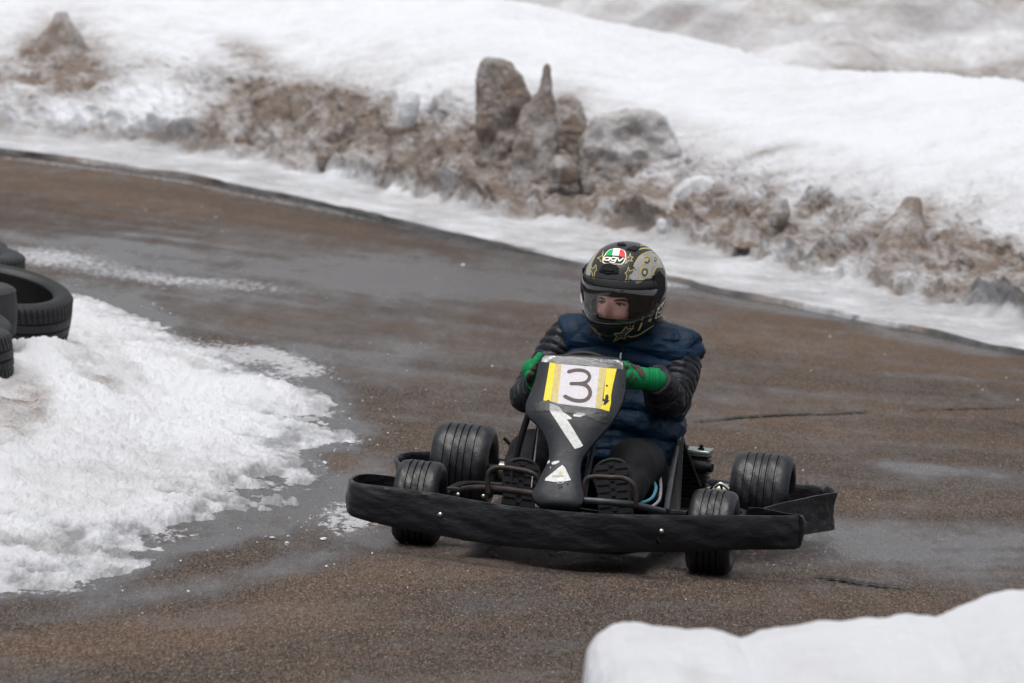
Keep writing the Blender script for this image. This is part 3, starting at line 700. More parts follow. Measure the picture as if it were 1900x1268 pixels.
slab('snow_block', [(1085, 430), (1085, 340), (1088, 265), (1105, 225), (1145, 212), (1190, 207), (1228, 220), (1244, 262), (1250, 340), (1255, 430)], 32.5, .8, 'broad brown snow block with white top in the bank, left above the helmet', 'snow block', 13, 1.0, .45, .08)
slab('snow_block', [(1232, 440), (1240, 385), (1262, 348), (1300, 330), (1335, 348), (1350, 395), (1356, 440)], 31.5, .55, 'rounded brown snow lump with white cap in the bank right of the broad block', 'snow block', 19, .95, .1, .055)
clod('snow_clod', [(1042, 340, 32.2), (1042, 310, 32.2), (1042, 288, 32.2)], [.09, .10, .05], 'round brown snow clod below the pointed spire', 'snow clod', 23, .95, .9)
clod('snow_clod', [(600, 312, 35.0), (600, 290, 35.0), (600, 270, 35.0)], [.035, .045, .025], 'small brown snow clod standing at the foot of the bank on the left half', 'snow clod', 29, .85, .9)
clod('snow_clod', [(712, 336, 34.0), (712, 314, 34.0), (712, 300, 34.0)], [.035, .04, .02], 'small brown snow clod at the foot of the bank, left of the tall slab', 'snow clod', 31, .8, .9)
clod('snow_clod', [(1385, 460, 30.0), (1385, 430, 30.1), (1388, 408, 30.1)], [.085, .085, .04], 'dark brown hollow snow clod at the bank foot, right of the helmet', 'snow clod', 37, .8, .8)
clod('snow_clod', [(1440, 420, 30.0), (1447, 395, 30.0), (1454, 368, 30.0)], [.05, .05, .02], 'narrow leaning brown snow clod above the hollow one in the bank', 'snow clod', 39, .95, .8)
clod('snow_clod', [(1655, 500, 28.5), (1665, 450, 28.6), (1694, 365, 28.8)], [.14, .13, .03], 'peaked dark brown snow clod in the right part of the bank', 'snow clod', 41, .95, .8)
clod('snow_clod', [(756, 236, 34.6), (757, 215, 34.6), (759, 190, 34.6), (760, 172, 34.6), (760, 166, 34.6)], [.03, .07, .075, .045, .012], 'egg shaped clean white snow lump among the brown snow', 'snow clod', 43, .0, .8, rough=.12)
clod('snow_clod', [(1228, 434, 30.9), (1228, 424, 30.9), (1228, 412, 30.9), (1228, 405, 30.9)], [.02, .036, .032, .008], 'small pale snow ball at the foot of the broad block', 'snow clod', 47, .1, .9, rough=.15)
clod('snow_peak', [(120, 165, 38.8), (118, 90, 38.9), (116, 55, 38.9), (114, 22, 38.9)], [.32, .18, .10, .03], 'dirty pointed snow peak at the far left end of the bank', 'snow peak', 53, 1.0, .7, rough=.4)

#%%TYRES
# ================================================================== LOOSE TYRES
def car_tyre(name, centre, tilt_axis, Rr, wd, m, label, tread=True, seed=0, bore=.62, sipes=72, group='old tyres stacked on the inside of the bend'):
    """axis direction = tilt_axis; origin at its base"""
    prof = []
    hw = wd / 2; rb = Rr * bore
    outer = [(-hw * .80, rb), (-hw * .93, rb * 1.05), (-hw * 1.0, (rb + Rr) / 2 * .98), (-hw * .98, Rr * .90), (-hw * .90, Rr * .955), (-hw * .80, Rr * .985)]
    n_t = 30
    for k in range(n_t + 1): outer.append((-hw * .74 + wd * .74 * k / n_t, Rr - .006 * ((2 * k / n_t - 1) ** 2)))
    outer += [(hw * .80, Rr * .985), (hw * .90, Rr * .955), (hw * .98, Rr * .90), (hw, (rb + Rr) / 2 * .98), (hw * .93, rb * 1.05), (hw * .80, rb)]
    inner = [(hw * .70, rb * 1.03), (hw * .84, (rb + Rr) / 2), (hw * .78, Rr * .93), (0, Rr * .965), (-hw * .78, Rr * .93), (-hw * .84, (rb + Rr) / 2), (-hw * .70, rb * 1.03), (-hw * .80, rb)]
    prof = outer + inner; n = sipes * 6
    def rf(i, j, t):
        if not tread or i < 5 or i > 5 + n_t + 2: return 0
        k = (i - 6) / n_t
        g = 0
        for q in (.27, .5, .73):
            if abs(k - q) < .03: g = -.008
        jj = (j + (int(8 * k) if k > .5 else 0)) % 6
        if (k < .24 or k > .76) and jj in (0, 1): g = -.007
        elif .3 < k < .47 and (j + 3) % 6 == 0: g = -.004
        return g
    V, F = lathe_data(prof, (0, 0, 0), tilt_axis, n, rf)
    lo = min(v.z for v in V); base = Vector(centre) + Vector((0, 0, lo))
    V = [v - Vector((0, 0, lo)) for v in V]
    o = mesh(name, V, F, m, org=Vector((0, 0, 0))); o.location = base
    return tag(o, label, 'tyre', group)
def tiltv(rx, ry):   # up vector tilted toward the camera by rx and to the right by ry
    return Vector((math.sin(R(ry)), -math.sin(R(rx)), math.cos(R(rx)) * math.cos(R(ry))))
car_tyre('car_tyre', atdist(-12, 575, 20.2), tiltv(11, 6), .310, .225, M['oldtyre'], 'big black tyre with open bore, tilted and resting on the snow, rightmost of the pile', bore=.72)
car_tyre('car_tyre', atdist(-108, 578, 19.3), tiltv(2, -4), .285, .20, M['greytyre'], 'smooth worn grey tyre left of the big open one', tread=False)
car_tyre('car_tyre', atdist(-122, 612, 18.7), tiltv(10, 4), .285, .11, M['oldtyre'], 'thin black tyre lying on top of the ribbed front tyre at the photo edge')
car_tyre('car_tyre', atdist(-128, 670, 18.5), tiltv(3, -7), .300, .20, M['oldtyre'], 'ribbed black tyre nearest the camera at the left photo edge', sipes=60)
car_tyre('car_tyre', atdist(-82, 492, 22.4), tiltv(4, 3), .305, .16, M['oldtyre'], 'black tyre lying behind the big open tyre')
car_tyre('car_tyre', atdist(-108, 470, 24.2), tiltv(5, 2), .31, .15, M['oldtyre'], 'farthest black tyre at the top of the pile', sipes=60)

# ================================================================== ICE LUMPS
def ice_mesh(seed, fl=.6):
    rr = random.Random(seed); bm = bmesh.new(); bmesh.ops.create_icosphere(bm, subdivisions=2, radius=1)
    pls = [(Vector((rr.uniform(-1, 1), rr.uniform(-1, 1), rr.uniform(-1, 1))).normalized(), rr.uniform(.45, .8)) for _ in range(9)]
    for v in bm.verts:
        for nrm, d in pls:
            k = v.co.dot(nrm)
            if k > d: v.co -= nrm * (k - d)
        v.co.z = v.co.z * fl + .35 * fl
    me = bpy.data.meshes.new('ice_lump'); bm.to_mesh(me); bm.free(); me.materials.append(M['ice']); return me
ICE = [ice_mesh(s, f) for s, f in ((1, .6), (2, .9), (3, .4), (4, .7), (5, .25))]
ice_spots = [(505, 1000, 13, 4, 'broad flat ice plate on the asphalt below the snow patch'), (532, 1013, 9, 1, 'pointed clear ice splinter beside the flat plate below the snow patch'), (600, 1003, 14, 2, 'low ice shard left of the front bumper, on dark asphalt'),
             (648, 823, 22, 4, 'flat white ice sliver just off the snow tongue left of the kart'), (603, 862, 10, 0, 'ice lump in the notch of the snow edge left of the kart'), (860, 494, 8, 0, 'lone white ice lump on the far wet road behind the kart'),
             (605, 1054, 7, 0, 'small bright ice lump on the tan asphalt in front of the kart, on the left'), (349, 1101, 7, 3, 'small ice lump near the front edge of the snow patch')]
for px, py, sz, k, lab in ice_spots:
    g_ = ground(px, py, .0); d = g_[1]; s_ = sz / FPX * d * .55
    o = bpy.data.objects.new('ice_lump', ICE[k]); COL.objects.link(o); o.location = (g_[0], g_[1], .004); o.scale = (s_, s_ * 1.1, s_); o.rotation_euler = (0, 0, random.random() * 6)
    tag(o, lab, 'ice lump')
crumbs = [(870, 748), (845, 746), (1030, 588), (1272, 1115), (455, 1098), (170, 1010), (900, 725), (1540, 627), (1402, 833), (80, 325), (235, 370), (270, 392), (325, 412), (375, 385), (400, 405), (412, 430), (425, 430), (700, 828), (648, 740), (690, 740), (590, 686), (618, 686), (730, 776), (705, 762), (755, 690), (560, 1001), (620, 1050), (300, 575), (377, 593), (690, 1030), (1190, 1140), (1505, 690), (780, 640), (720, 660), (960, 600), (300, 1070), (420, 1035), (380, 1052)]
while len(crumbs) < 190:
    if random.random() < .6:
        k = random.randrange(3, 30); a, b = LEFT_PX[k], LEFT_PX[k + 1]; t = random.random()
        crumbs.append((a[0] + (b[0] - a[0]) * t + random.gauss(16, 26), a[1] + (b[1] - a[1]) * t + random.gauss(4, 8)))
    else: crumbs.append((random.uniform(0, 1900), random.uniform(470, 1150)))
for px, py in crumbs:
    g_ = ground(px, py, .0); d = g_[1]; s_ = random.uniform(2.4, 5.5) / FPX * d * .55
    o = bpy.data.objects.new('ice_crumb', ICE[random.randrange(5)]); COL.objects.link(o); o.location = (g_[0], g_[1], .004); o.scale = (s_, s_, s_ * .8); o.rotation_euler = (0, 0, random.random() * 6)
    tag(o, 'tiny crumb of clear ice lying on the wet brown asphalt', 'ice crumb', 'ice crumbs scattered over the road')

#%%KART
# ================================================================== KART
kart = empty('go_kart', (KX, KY, 0), KYAW)
tag(kart, 'black racing go-kart with number 3 front panel and wraparound plastic bumpers on the wet bend', 'go-kart')
# ---- wheels
def wheel(cx, cy, Rr, wd, grooves, label=None):
    hw = wd / 2; n = 96
    pr = [(-hw * .62, Rr * .50), (-hw * .80, Rr * .56), (-hw * .97, Rr * .70), (-hw * 1.0, Rr * .80), (-hw * .95, Rr * .90), (-hw * .84, Rr * .965), (-hw * .72, Rr * .99)]
    N_ = 60
    for k in range(N_ + 1):
        a = -.66 + 1.32 * k / N_; r = Rr * (1 - .012 * a * a)
        for g_ in grooves:
            if abs(a - g_) < .030: r -= .0065
        pr.append((hw * a, r))
    pr += [(hw * .72, Rr * .99), (hw * .84, Rr * .965), (hw * .95, Rr * .90), (hw * 1.0, Rr * .80), (hw * .97, Rr * .70), (hw * .80, Rr * .56), (hw * .62, Rr * .50)]
    rr = random.Random(int(cx * 1000)); ph = [rr.uniform(0, 6.28) for _ in range(4)]
    def rf(i, j, t): return .0009 * math.sin(5 * t + ph[0] + i * .15) + .0007 * math.sin(13 * t + ph[1] - i * .3)
    w_ = empty('wheel', (cx, cy, Rr)); w_.parent = kart
    V, F = lathe_data(pr, (0, 0, 0), (1, 0, 0), n, rf); mesh('tyre', V, F, M['slick'], w_, org=Vector((0, 0, 0)))
    ri = Rr * .50
    rp = [(-hw * .60, ri * .92), (-hw * .66, ri * 1.06), (-hw * .60, ri * 1.06), (-hw * .45, ri * .9), (0, ri * .55), (hw * .40, ri * .5), (hw * .42, ri * .30), (hw * .42, .001)]
    rp = [(-hw * .45, .001), (-hw * .45, ri * .45), (-hw * .30, ri * .5), (-hw * .25, ri * .88), (-hw * .66, ri * .98), (-hw * .72, ri * 1.07), (-hw * .60, ri * 1.10), (hw * .60, ri * 1.10), (hw * .72, ri * 1.07), (hw * .66, ri * .98), (hw * .25, ri * .88), (hw * .30, ri * .5), (hw * .45, ri * .45), (hw * .45, .001)]
    V, F = lathe_data(rp, (0, 0, 0), (1, 0, 0), 48); mesh('rim', V, F, M['rim'], w_, org=Vector((0, 0, 0)))
    parts = [lathe_data([(hw * .42, .001), (hw * .42, .018), (hw * .85, .018), (hw * .9, .012), (hw * .9, .001)], (0, 0, 0), (sg, 0, 0), 16) for sg in (-1, 1)]
    for sg in (-1, 1):
        for q in range(3):
            a = q * 2.094 + .4; parts.append(lathe_data([(hw * .30, .001), (hw * .30, .006), (hw * .55, .006), (hw * .55, .001)], (0, ri * .68 * math.cos(a), ri * .68 * math.sin(a)), (sg, 0, 0), 6))
    h_ = len(parts) // 2
    for sel in ((0, 2, 3, 4), (1, 5, 6, 7)):
        for q, k_ in enumerate(sel):
            V, F = parts[k_]; mesh('hub' if q == 0 else 'wheel_nut', V, F, M['frame'], w_, org=Vector((0, 0, 0)))
    return w_
FR, RR = .1275, .140
wheel(-.453, 0, FR, .138, (-.42, -.14, .14, .42)); wheel(.453, 0, FR, .138, (-.42, -.14, .14, .42))
wheel(-.489, 1.0, RR, .192, (-.50, -.22, 0, .22, .50)); wheel(.489, 1.0, RR, .192, (-.50, -.22, 0, .22, .50))

# ---- band bumpers
def band(name, pts, thick=.012, m=None, wave=.004, seed=1, nz=14, lip=.0):
    """pts: (x,y,ztop,height)"""
    path = catmull([(p[0], p[1], p[2]) for p in pts], 14); hs = np.interp(np.linspace(0, len(pts) - 1, len(path)), range(len(pts)), [p[3] for p in pts])
    n = len(path); V = []; side = nz + 1
    for i, p in enumerate(path):
        t = (path[min(i + 1, n - 1)] - path[max(i - 1, 0)]); t.z = 0; t.normalize(); nr = Vector((t.y, -t.x, 0))
        ring = []
        for k in range(side):
            f = k / nz; o_ = .006 * math.sin(math.pi * f); 
            if k in (0, side - 1): o_ -= thick * .3
            ring.append(p + nr * (thick / 2 + o_) - Vector((0, 0, hs[i] * f)))
        for k in range(side):
            f = 1 - k / nz; o_ = .006 * math.sin(math.pi * f)
            ring.append(p + nr * (-thick / 2 + o_) - Vector((0, 0, hs[i] * f)))
        V += ring
    A = np.array([v[:] for v in V]); nn = 2 * side
    S_ = np.repeat(np.arange(n), nn)
    arc = np.concatenate([[0], np.cumsum([(path[i + 1] - path[i]).length for i in range(n - 1)])])
    U = np.stack([arc[S_] * 3 + 0 * A[:, 0], A[:, 2] * 9 + arc[S_] * 2.0, np.zeros(len(A))], 1)
    dsp = wave * (fbm(U, 1.7, 4, seed) + .8 * fbm(U, 4.5, 4, seed + 5, .6, True))
    nrm = []
    for i in range(n):
        t = (path[min(i + 1, n - 1)] - path[max(i - 1, 0)]); t.normalize(); nrm.append((t.y, -t.x, 0))
    A = A + np.array(nrm)[S_] * dsp[:, None]; A[:, 2] += .0015 * fbm(U * np.array([1, 0, 0]), 3, 3, seed + 9)
    F = grid_faces(n, nn, True) + [tuple(range(nn))[::-1], tuple(range((n - 1) * nn, n * nn))]
    return mesh(name, [Vector(a) for a in A], F, m or M['bumper'], kart)
def kz(px, py, z): v = KZ(px, py, z); return (v.x, v.y)
f1 = []
for px, py, z, h_ in [(742, 886, .192, .08), (712, 882, .193, .08), (680, 880, .195, .082), (659, 883, .197, .085), (653, 890, .199, .092), (668, 897, .20, .104), (750, 907, .20, .122), (820, 918, .197, .124), (910, 934, .192, .122), (1000, 945, .188, .12), (1110, 953, .188, .115), (1225, 956, .192, .112), (1350, 957, .197, .105), (1440, 958, .20, .102), (1480, 958, .20, .102)]:
    x, y = kz(px, py, z); f1.append((x, y, z, h_))
fb = band('front_bumper', f1, seed=3, wave=.0055)
x, y = kz(1483, 957, .2)
band('bumper_end', [(x + .002, y - .001, .199, .10), (x + .002, y + .03, .199, .098), (x - .05, y + .05, .198, .09), (x - .12, y + .055, .205, .085), (x - .16, y + .03, .205, .07)], seed=9, wave=.007, thick=.010)
f2 = []
for px, py, z, h_ in [(1395, 951, .158, .10), (1440, 936, .160, .115), (1500, 923, .163, .12), (1540, 916, .165, .122), (1552, 912, .165, .122), (1535, 903, .165, .12), (1480, 899, .165, .12), (1400, 897, .165, .12), (1310, 888, .165, .12), (1100, 868, .165, .12), (930, 851, .165, .12), (850, 842, .165, .12), (790, 838, .165, .12), (748, 841, .165, .12), (736, 850, .165, .12), (745, 862, .17, .12), (775, 875, .17, .10)]:
    x, y = kz(px, py, z); f2.append((x, y, z, h_))
band('rear_bumper', f2[::-1], seed=17, wave=.005)
# bolts on the bumper
bv = BVHTree.FromPolygons([v.co.copy() for v in fb.data.vertices], [tuple(p.vertices) for p in fb.data.polygons])
for px, py in ((817, 955), (1227, 986)):
    d = to_kart_dir(ray(px, py)).normalized(); hit, nr, _, _ = bv.ray_cast(CK, d)
    if nr.dot(d) > 0: nr = -nr
    V, F = lathe_data([(-.004, .001), (-.004, .008), (.002, .008), (.006, .006), (.0075, .001)], hit, nr, 14); mesh('bolt', V, F, M['steel'], kart)
# ---- chassis
def kt(name, pts, r, m='frame', **kw):   # pts in (px,py,y) -> kart
    return tube(name, [K(*p) for p in pts], r, M[m], kart, **kw)
T = lambda name, pts, r, m='frame', **kw: tube(name, pts, r, M[m], kart, **kw)
T('chassis_rail', [(-.27, .99, .10), (-.30, .6, .075), (-.30, .2, .07), (-.26, -.02, .07), (-.20, -.2, .085)], .015)
T('chassis_rail', [(.29, .99, .10), (.31, .6, .075), (.30, .2, .07), (.26, -.02, .07), (.20, -.2, .085)], .015)
T('cross_tube', [(-.38, .03, .12), (-.2, .0, .08), (0, -.01, .075), (.2, .0, .08), (.38, .03, .12)], .015)
T('cross_tube', [(-.30, .55, .075), (0, .55, .07), (.31, .55, .075)], .013)
T('rear_axle', [(-.50, 1.0, RR), (.50, 1.0, RR)], .016, 'grey_metal', smooth_n=1)
T('bumper_bracket', [(-.2, -.2, .085), (-.33, -.27, .12)], .011); T('bumper_bracket', [(.2, -.2, .085), (.33, -.27, .12)], .011)
V, F = box_data((0, .22, .052), (.56, .86, .006)); bevel(mesh('floor_pan', V, F, M['grey_metal'], kart, smooth=False), .001)
# belly skid that hangs under the front bumper
V = []; nU, nV = 30, 8
for i in range(nU):
    u = i / (nU - 1) * 2 - 1
    for j in range(nV):
        v = j / (nV - 1); V.append((.04 + u * .17, -.30 + .22 * v + .06 * u * u, .092 - .030 * (1 - u * u) ** .7 + .02 * v))
o = mesh('skid_plate', V, grid_faces(nU, nV), M['black'], kart); s_ = o.modifiers.new('s', 'SOLIDIFY'); s_.thickness = .006
# side pods rails between wheels
T('side_rail', [(-.31, .15, .10), (-.44, .22, .11), (-.45, .5, .11), (-.44, .75, .11), (-.30, .82, .11)], .011)
T('side_rail', [(.31, .15, .10), (.46, .22, .11), (.47, .5, .11), (.46, .75, .11), (.30, .82, .11)], .011)
# front tubes seen over the bumper
kt('front_tube', [(858, 909, -.02), (885, 906, -.06), (930, 908, -.1), (1000, 918, -.14)], .0105, 'rust')
kt('front_tube', [(1078, 928, -.14), (1130, 932, -.13), (1180, 938, -.09), (1232, 950, -.02)], .0105, 'grey_metal')
kt('pedal_guard', [(906, 915, -.10), (905, 893, -.10), (908, 876, -.10), (922, 868, -.10), (952, 870, -.10), (984, 877, -.10), (998, 888, -.10), (1003, 912, -.10)], .0078, 'rust', smooth_n=8)
kt('pedal_guard', [(1083, 936, -.12), (1083, 908, -.12), (1088, 890, -.12), (1103, 885, -.12), (1130, 886, -.12), (1158, 888, -.12), (1174, 899, -.12), (1180, 918, -.12), (1180, 940, -.12)], .0078, 'rust', smooth_n=8)
# pedals behind the shoes' guards
for px, py in ((948, 900), (1128, 915)):
    c = K(px, py, -.03); V, F = merge(tube_data([c + Vector((0, 0, .05)), c, c + Vector((0, .02, -.08))], .006, 8), tube_data([c + Vector((-.04, 0, .05)), c + Vector((.04, 0, .05))], .007, 8))
    mesh('pedal', V, F, M['grey_metal'], kart)
# stub axles, hubs and steering gear
for sx in (-1, 1):
    V, F = merge(tube_data([Vector((sx * .33, .0, FR)), Vector((sx * .41, 0, FR))], .014, 12), tube_data([Vector((sx * .345, .0, FR - .055)), Vector((sx * .345, 0, FR + .055))], .013, 12),
                 box_data((sx * .345, .0, FR + .05), (.05, .035, .008)), box_data((sx * .345, .0, FR - .045), (.05, .035, .008)), tube_data([Vector((sx * .34, .0, FR - .01)), Vector((sx * .32, .10, FR - .01))], .008, 8),
                 lathe_data([(-.03, .001), (-.03, .022), (.03, .022), (.03, .001)], (sx * .372, 0, FR), (1, 0, 0), 16))
    mesh('steering_knuckle', V, F, M['rust'], kart)
    T('tie_rod', [(sx * .32, .10, FR - .01), (sx * .03, .12, .13)], .006, smooth_n=1)
for px, py in ((850, 918), (897, 921)):
    c = K(px, py, -.10); V, F = sphere_data(c, (.007, .007, .007), 12, 8); mesh('bolt', V, F, M['steel'], kart)
# steering column + wheel
SWC = K(1078, 727, .30); SWN = Vector((0, -.80, .42)).normalized(); sw = empty('steering_wheel', SWC); sw.parent = kart
u = Vector((1, 0, 0)); v = SWN.cross(u).normalized(); SWR = .127
V, F = tube_data([(u * math.cos(a) + v * math.sin(a)) * SWR for a in np.linspace(0, 2 * math.pi, 48, endpoint=False)], .0125, 12, closed=True)
mesh('rim', V, F, M['black'], sw, org=Vector((0, 0, 0)))
for a in (0, 2.09, 4.19):
    a += math.pi / 2; V, F = tube_data([Vector((0, 0, 0)), (u * math.cos(a) + v * math.sin(a)) * SWR], .008, 8); mesh('spoke', V, F, M['grey_metal'], sw, org=Vector((0, 0, 0)))
V, F = tube_data([SWN * -.02, SWN * .012], .03, 20); mesh('hub', V, F, M['grey_metal'], sw, org=Vector((0, 0, 0)))
T('steering_column', [SWC, (.0, .05, .12)], .010, smooth_n=1)
# panel struts
kt('panel_strut', [(982, 765, .10), (968, 808, .09), (957, 850, .08)], .0105, 'frame')
kt('panel_strut', [(1002, 775, .14), (990, 830, .12), (978, 880, .06)], .006, 'frame')
kt('panel_strut', [(1100, 830, .05), (1092, 870, .0), (1083, 932, -.09)], .009, 'panel')
kt('cable', [(1001, 770, .08), (998, 800, .06), (992, 850, .02), (986, 905, -.05)], .0022, 'cable')
kt('brake_lever', [(935, 813, .42), (947, 826, .42), (955, 840, .41), (962, 862, .38), (968, 885, .35)], .0055, 'black')
# hose and cables on the right
kt('hose', [(1175, 934, .05), (1195, 932, .07), (1210, 924, .10), (1217, 908, .14), (1214, 896, .2)], .0052, 'hose')
kt('cable', [(1225, 885, .3), (1226, 910, .2), (1222, 930, .12), (1205, 944, .06)], .005, 'cable')

# ---- front panel
PZ0, PY0, PK_ = .17, -.19, .80
PANEL_L = [(1016, 660.5), (1006, 665), (1001, 674), (996, 697), (990, 717), (981, 738), (976.5, 754), (981, 770), (1001, 790), (1014, 812), (1019, 830), (1020, 845), (1016, 861), (1006, 880), (998, 897), (989, 914), (991, 926), (1002, 936), (1015, 938.5)]
PANEL_R = [(1146, 665), (1153, 669), (1158, 678), (1160, 697), (1159, 722), (1155, 742), (1148, 758), (1137, 778), (1119, 801), (1101, 821), (1089, 836), (1080, 850), (1076, 864), (1076, 880), (1077.5, 896), (1080, 911), (1082, 924), (1076, 937), (1062, 941)]
def ray_plane(px, py, off=0):
    # plane y = PY0 + PK*(z-PZ0)
    d = to_kart_dir(ray(px, py)); o_ = CK
    t = (PY0 + off + PK_ * (o_.z - PZ0) - o_.y) / (d.y - PK_ * d.z); return o_ + d * t
nC = 17; PN = Vector((0, -1, PK_)).normalized(); rowsL = catmull([(a, b, 0) for a, b in PANEL_L], 4); rowsR = catmull([(a, b, 0) for a, b in PANEL_R], 4)
V = []; nR = len(rowsL)
for i in range(nR):
    A = ray_plane(*rowsL[i][:2]); B = ray_plane(*rowsR[i][:2]); wid = (B - A).length
    ev = min(1, i / 5, (nR - 1 - i) / 5)
    ring = []
    for j in range(nC):
        f = j / (nC - 1); q = 2 * f - 1; f2_ = .5 + .5 * math.copysign(abs(q) ** .8, q)
        bul = .019 * (1 - abs(q) ** 2.6) * (ev ** .5) * min(1, wid / .2)
        ring.append(A.lerp(B, f2_) + PN * bul)
    ring = [A - PN * .035 + (A - B).normalized() * -.012] + [A - PN * .012 + (A - B).normalized() * .001] + ring + [B - PN * .012 + (B - A).normalized() * .001] + [B - PN * .035 + (B - A).normalized() * -.012]
    V += ring
nC2 = nC + 4; F = grid_faces(nR, nC2)
# top / bottom lips
k = len(V); top = [V[j] - PN * .035 for j in range(nC2)]; bot = [V[(nR - 1) * nC2 + j] - PN * .035 for j in range(nC2)]; V += top + bot
for j in range(nC2 - 1): F.append((k + j, k + j + 1, j + 1, j)); F.append(((nR - 1) * nC2 + j, (nR - 1) * nC2 + j + 1, k + nC2 + j + 1, k + nC2 + j))
panel = mesh('front_panel', V, F, M['panel'], kart)
pb = BVHTree.FromPolygons(V, F)
s_ = panel.modifiers.new('s', 'SOLIDIFY'); s_.thickness = .004; s_.offset = 0
bm = bmesh.new(); bm.from_mesh(panel.data); bmesh.ops.recalc_face_normals(bm, faces=bm.faces[:]); bm.to_mesh(panel.data); bm.free()
def cr(x, y): return (930 + x / 3.963, 640 + y / 3.963)
def cr6(x, y): return (960 + x / 6.339, 640 + y / 6.339)
PO = .0030
def D_(name, pts, m, off, ml=4.0): return decal_mesh(name, pts, pb, M[m], panel, PO + off, ml)
D_('clear_tape', [cr6(*p) for p in [(195, 715), (205, 790), (380, 785), (560, 800), (800, 845), (985, 920), (1060, 940), (1090, 850), (1080, 790), (910, 750), (470, 690), (310, 665)]], 'clear', .0012)
D_('clear_tape', [cr6(*p) for p in [(300, 165), (330, 140), (700, 150), (1180, 190), (1235, 215), (1240, 300), (1160, 290), (960, 270), (520, 232), (385, 218), (290, 210)]], 'clear', .0012)
D_('number_plate', [cr6(*p) for p in [(522, 235), (968, 272), (918, 752), (470, 702)]], 'white', .0004)
D_('tan_tape', [cr6(*p) for p in [(450, 226), (524, 236), (472, 700), (385, 672)]], 'tan', .0005)
D_('tan_tape', [cr6(*p) for p in [(966, 270), (1048, 282), (985, 765), (916, 750)]], 'tan', .0005)
D_('yellow_tape', [cr6(*p) for p in [(385, 218), (452, 226), (388, 672), (380, 665), (362, 655), (340, 668), (308, 660)]], 'yellow', .0007)
D_('yellow_tape', [cr6(*p) for p in [(1048, 282), (1165, 290), (1118, 500), (1100, 600), (1098, 690), (1075, 790), (980, 760), (1010, 640)]], 'yellow', .0007)
D_('smudge', [cr6(*p) for p in [(1010, 640), (1030, 650), (1035, 600), (1060, 590), (1072, 620), (1065, 660), (1085, 655), (1060, 690), (1030, 715), (1005, 712), (1020, 680), (1003, 668)]], 'black', .0010, 2)
D_('smudge', [cr6(*p) for p in [(1040, 480), (1060, 478), (1066, 495), (1050, 503), (1040, 495)]], 'black', .0010, 2)
three = [stroke_poly([cr(*p) for p in [(497, 204), (540, 193), (590, 193), (632, 208), (650, 240), (632, 274), (590, 289), (515, 291)]], 6.4, 6), stroke_poly([cr(*p) for p in [(575, 291), (622, 303), (650, 335), (652, 375), (625, 408), (580, 418), (525, 410), (470, 385)]], 7.0, 6)]
o = join_decals('digit_three', three, pb, M['brown'], panel, PO + .0009, 2.5)
D_('white_tape', [cr6(*p) for p in [(385, 700), (450, 715), (500, 745), (540, 800), (590, 830), (630, 860), (642, 880), (612, 886), (582, 882), (660, 1000), (770, 1190), (735, 1215), (675, 1232), (560, 1060), (462, 905), (400, 815), (378, 770)]], 'tapewhite', .0005)
D_('white_tape', [cr6(*p) for p in [(655, 830), (720, 800), (800, 815), (790, 835), (740, 858), (660, 848)]], 'tapewhite', .0005)
D_('warning_triangle', [cr(*p) for p in [(448, 888), (468, 905), (512, 1000), (480, 1008), (400, 1015), (322, 1003), (330, 985)]], 'tapewhite', .0005)
D_('paint_chip', [cr(*p) for p in [(372, 872), (395, 860), (425, 857), (430, 868), (400, 884), (376, 886)]], 'tapewhite', .0005, 2)
D_('paint_chip', [cr(*p) for p in [(340, 862), (362, 855), (360, 872), (342, 882)]], 'tapewhite', .0005, 2)
D_('paint_chip', [cr(*p) for p in [(360, 905), (366, 903), (368, 912), (362, 914)]], 'tapewhite', .0005, 2)
D_('triangle_print', [cr(*p) for p in [(420, 950), (436, 932), (452, 948), (446, 962), (428, 964)]], 'tan', .0008, 2)
D_('triangle_print', [cr(*p) for p in [(375, 968), (440, 962), (470, 972), (440, 978), (380, 980)]], 'dkgrey', .0008, 2)
d = to_kart_dir(ray(1040, 894)).normalized(); hit, nr, _, _ = pb.ray_cast(CK, d)
if hit is not None:
    V, F = lathe_data([(.002, .001), (.002, .011), (.004, .011), (.005, .007), (.010, .007), (.011, .001)], hit, PN, 16); mesh('bolt', V, F, M['steel'], panel)
D_('screw_hole', [cr(*p) for p in [(415, 1035), (450, 1030), (455, 1050), (425, 1062)]], 'black', .0005, 2)
D_('screw_hole', [cr(*p) for p in [(478, 1022), (496, 1018), (496, 1032), (482, 1036)]], 'black', .0005, 2)
D_('screw_hole', [cr(*p) for p in [(886, 295), (897, 290), (900, 305), (890, 310)]], 'black', .0005, 2)

# ---- seat shell
V = []; n1, n2 = 26, 20
for i in range(n1):
    t = i / (n1 - 1)
    if t < .4: q = t / .4; cy_, cz_ = .36 + .30 * q, .115 - .02 * math.sin(q * math.pi); hwid = .165 + .02 * q; dep = .05 + .04 * q
    else: q = (t - .4) / .6; cy_, cz_ = .66 + .12 * q + .05 * math.sin(q * 1.5), .105 + .37 * q; hwid = .185 - .01 * q; dep = .10 * (1 - .5 * q)
    for j in range(n2):
        a = (j / (n2 - 1) * 2 - 1); x = .06 + hwid * math.sin(a * 1.45) / math.sin(1.45)
        e = abs(a) ** 2.5
        if t < .4: V.append((x, cy_ - .0, cz_ + dep * 1.4 * e))
        else: V.append((x, cy_ - dep * 1.9 * e, cz_ + .02 * e * (1 - q)))
o = mesh('seat', V, grid_faces(n1, n2), M['seat'], kart); s_ = o.modifiers.new('s', 'SOLIDIFY'); s_.thickness = .006
kt('seat_stay', [(1262, 800, .60), (1250, 860, .38), (1236, 948, .05)], .0085, 'grey_metal', smooth_n=3)
kt('seat_stay', [(1264, 812, .62), (1282, 858, .62), (1299, 903, .62)], .006, 'frame', smooth_n=2)
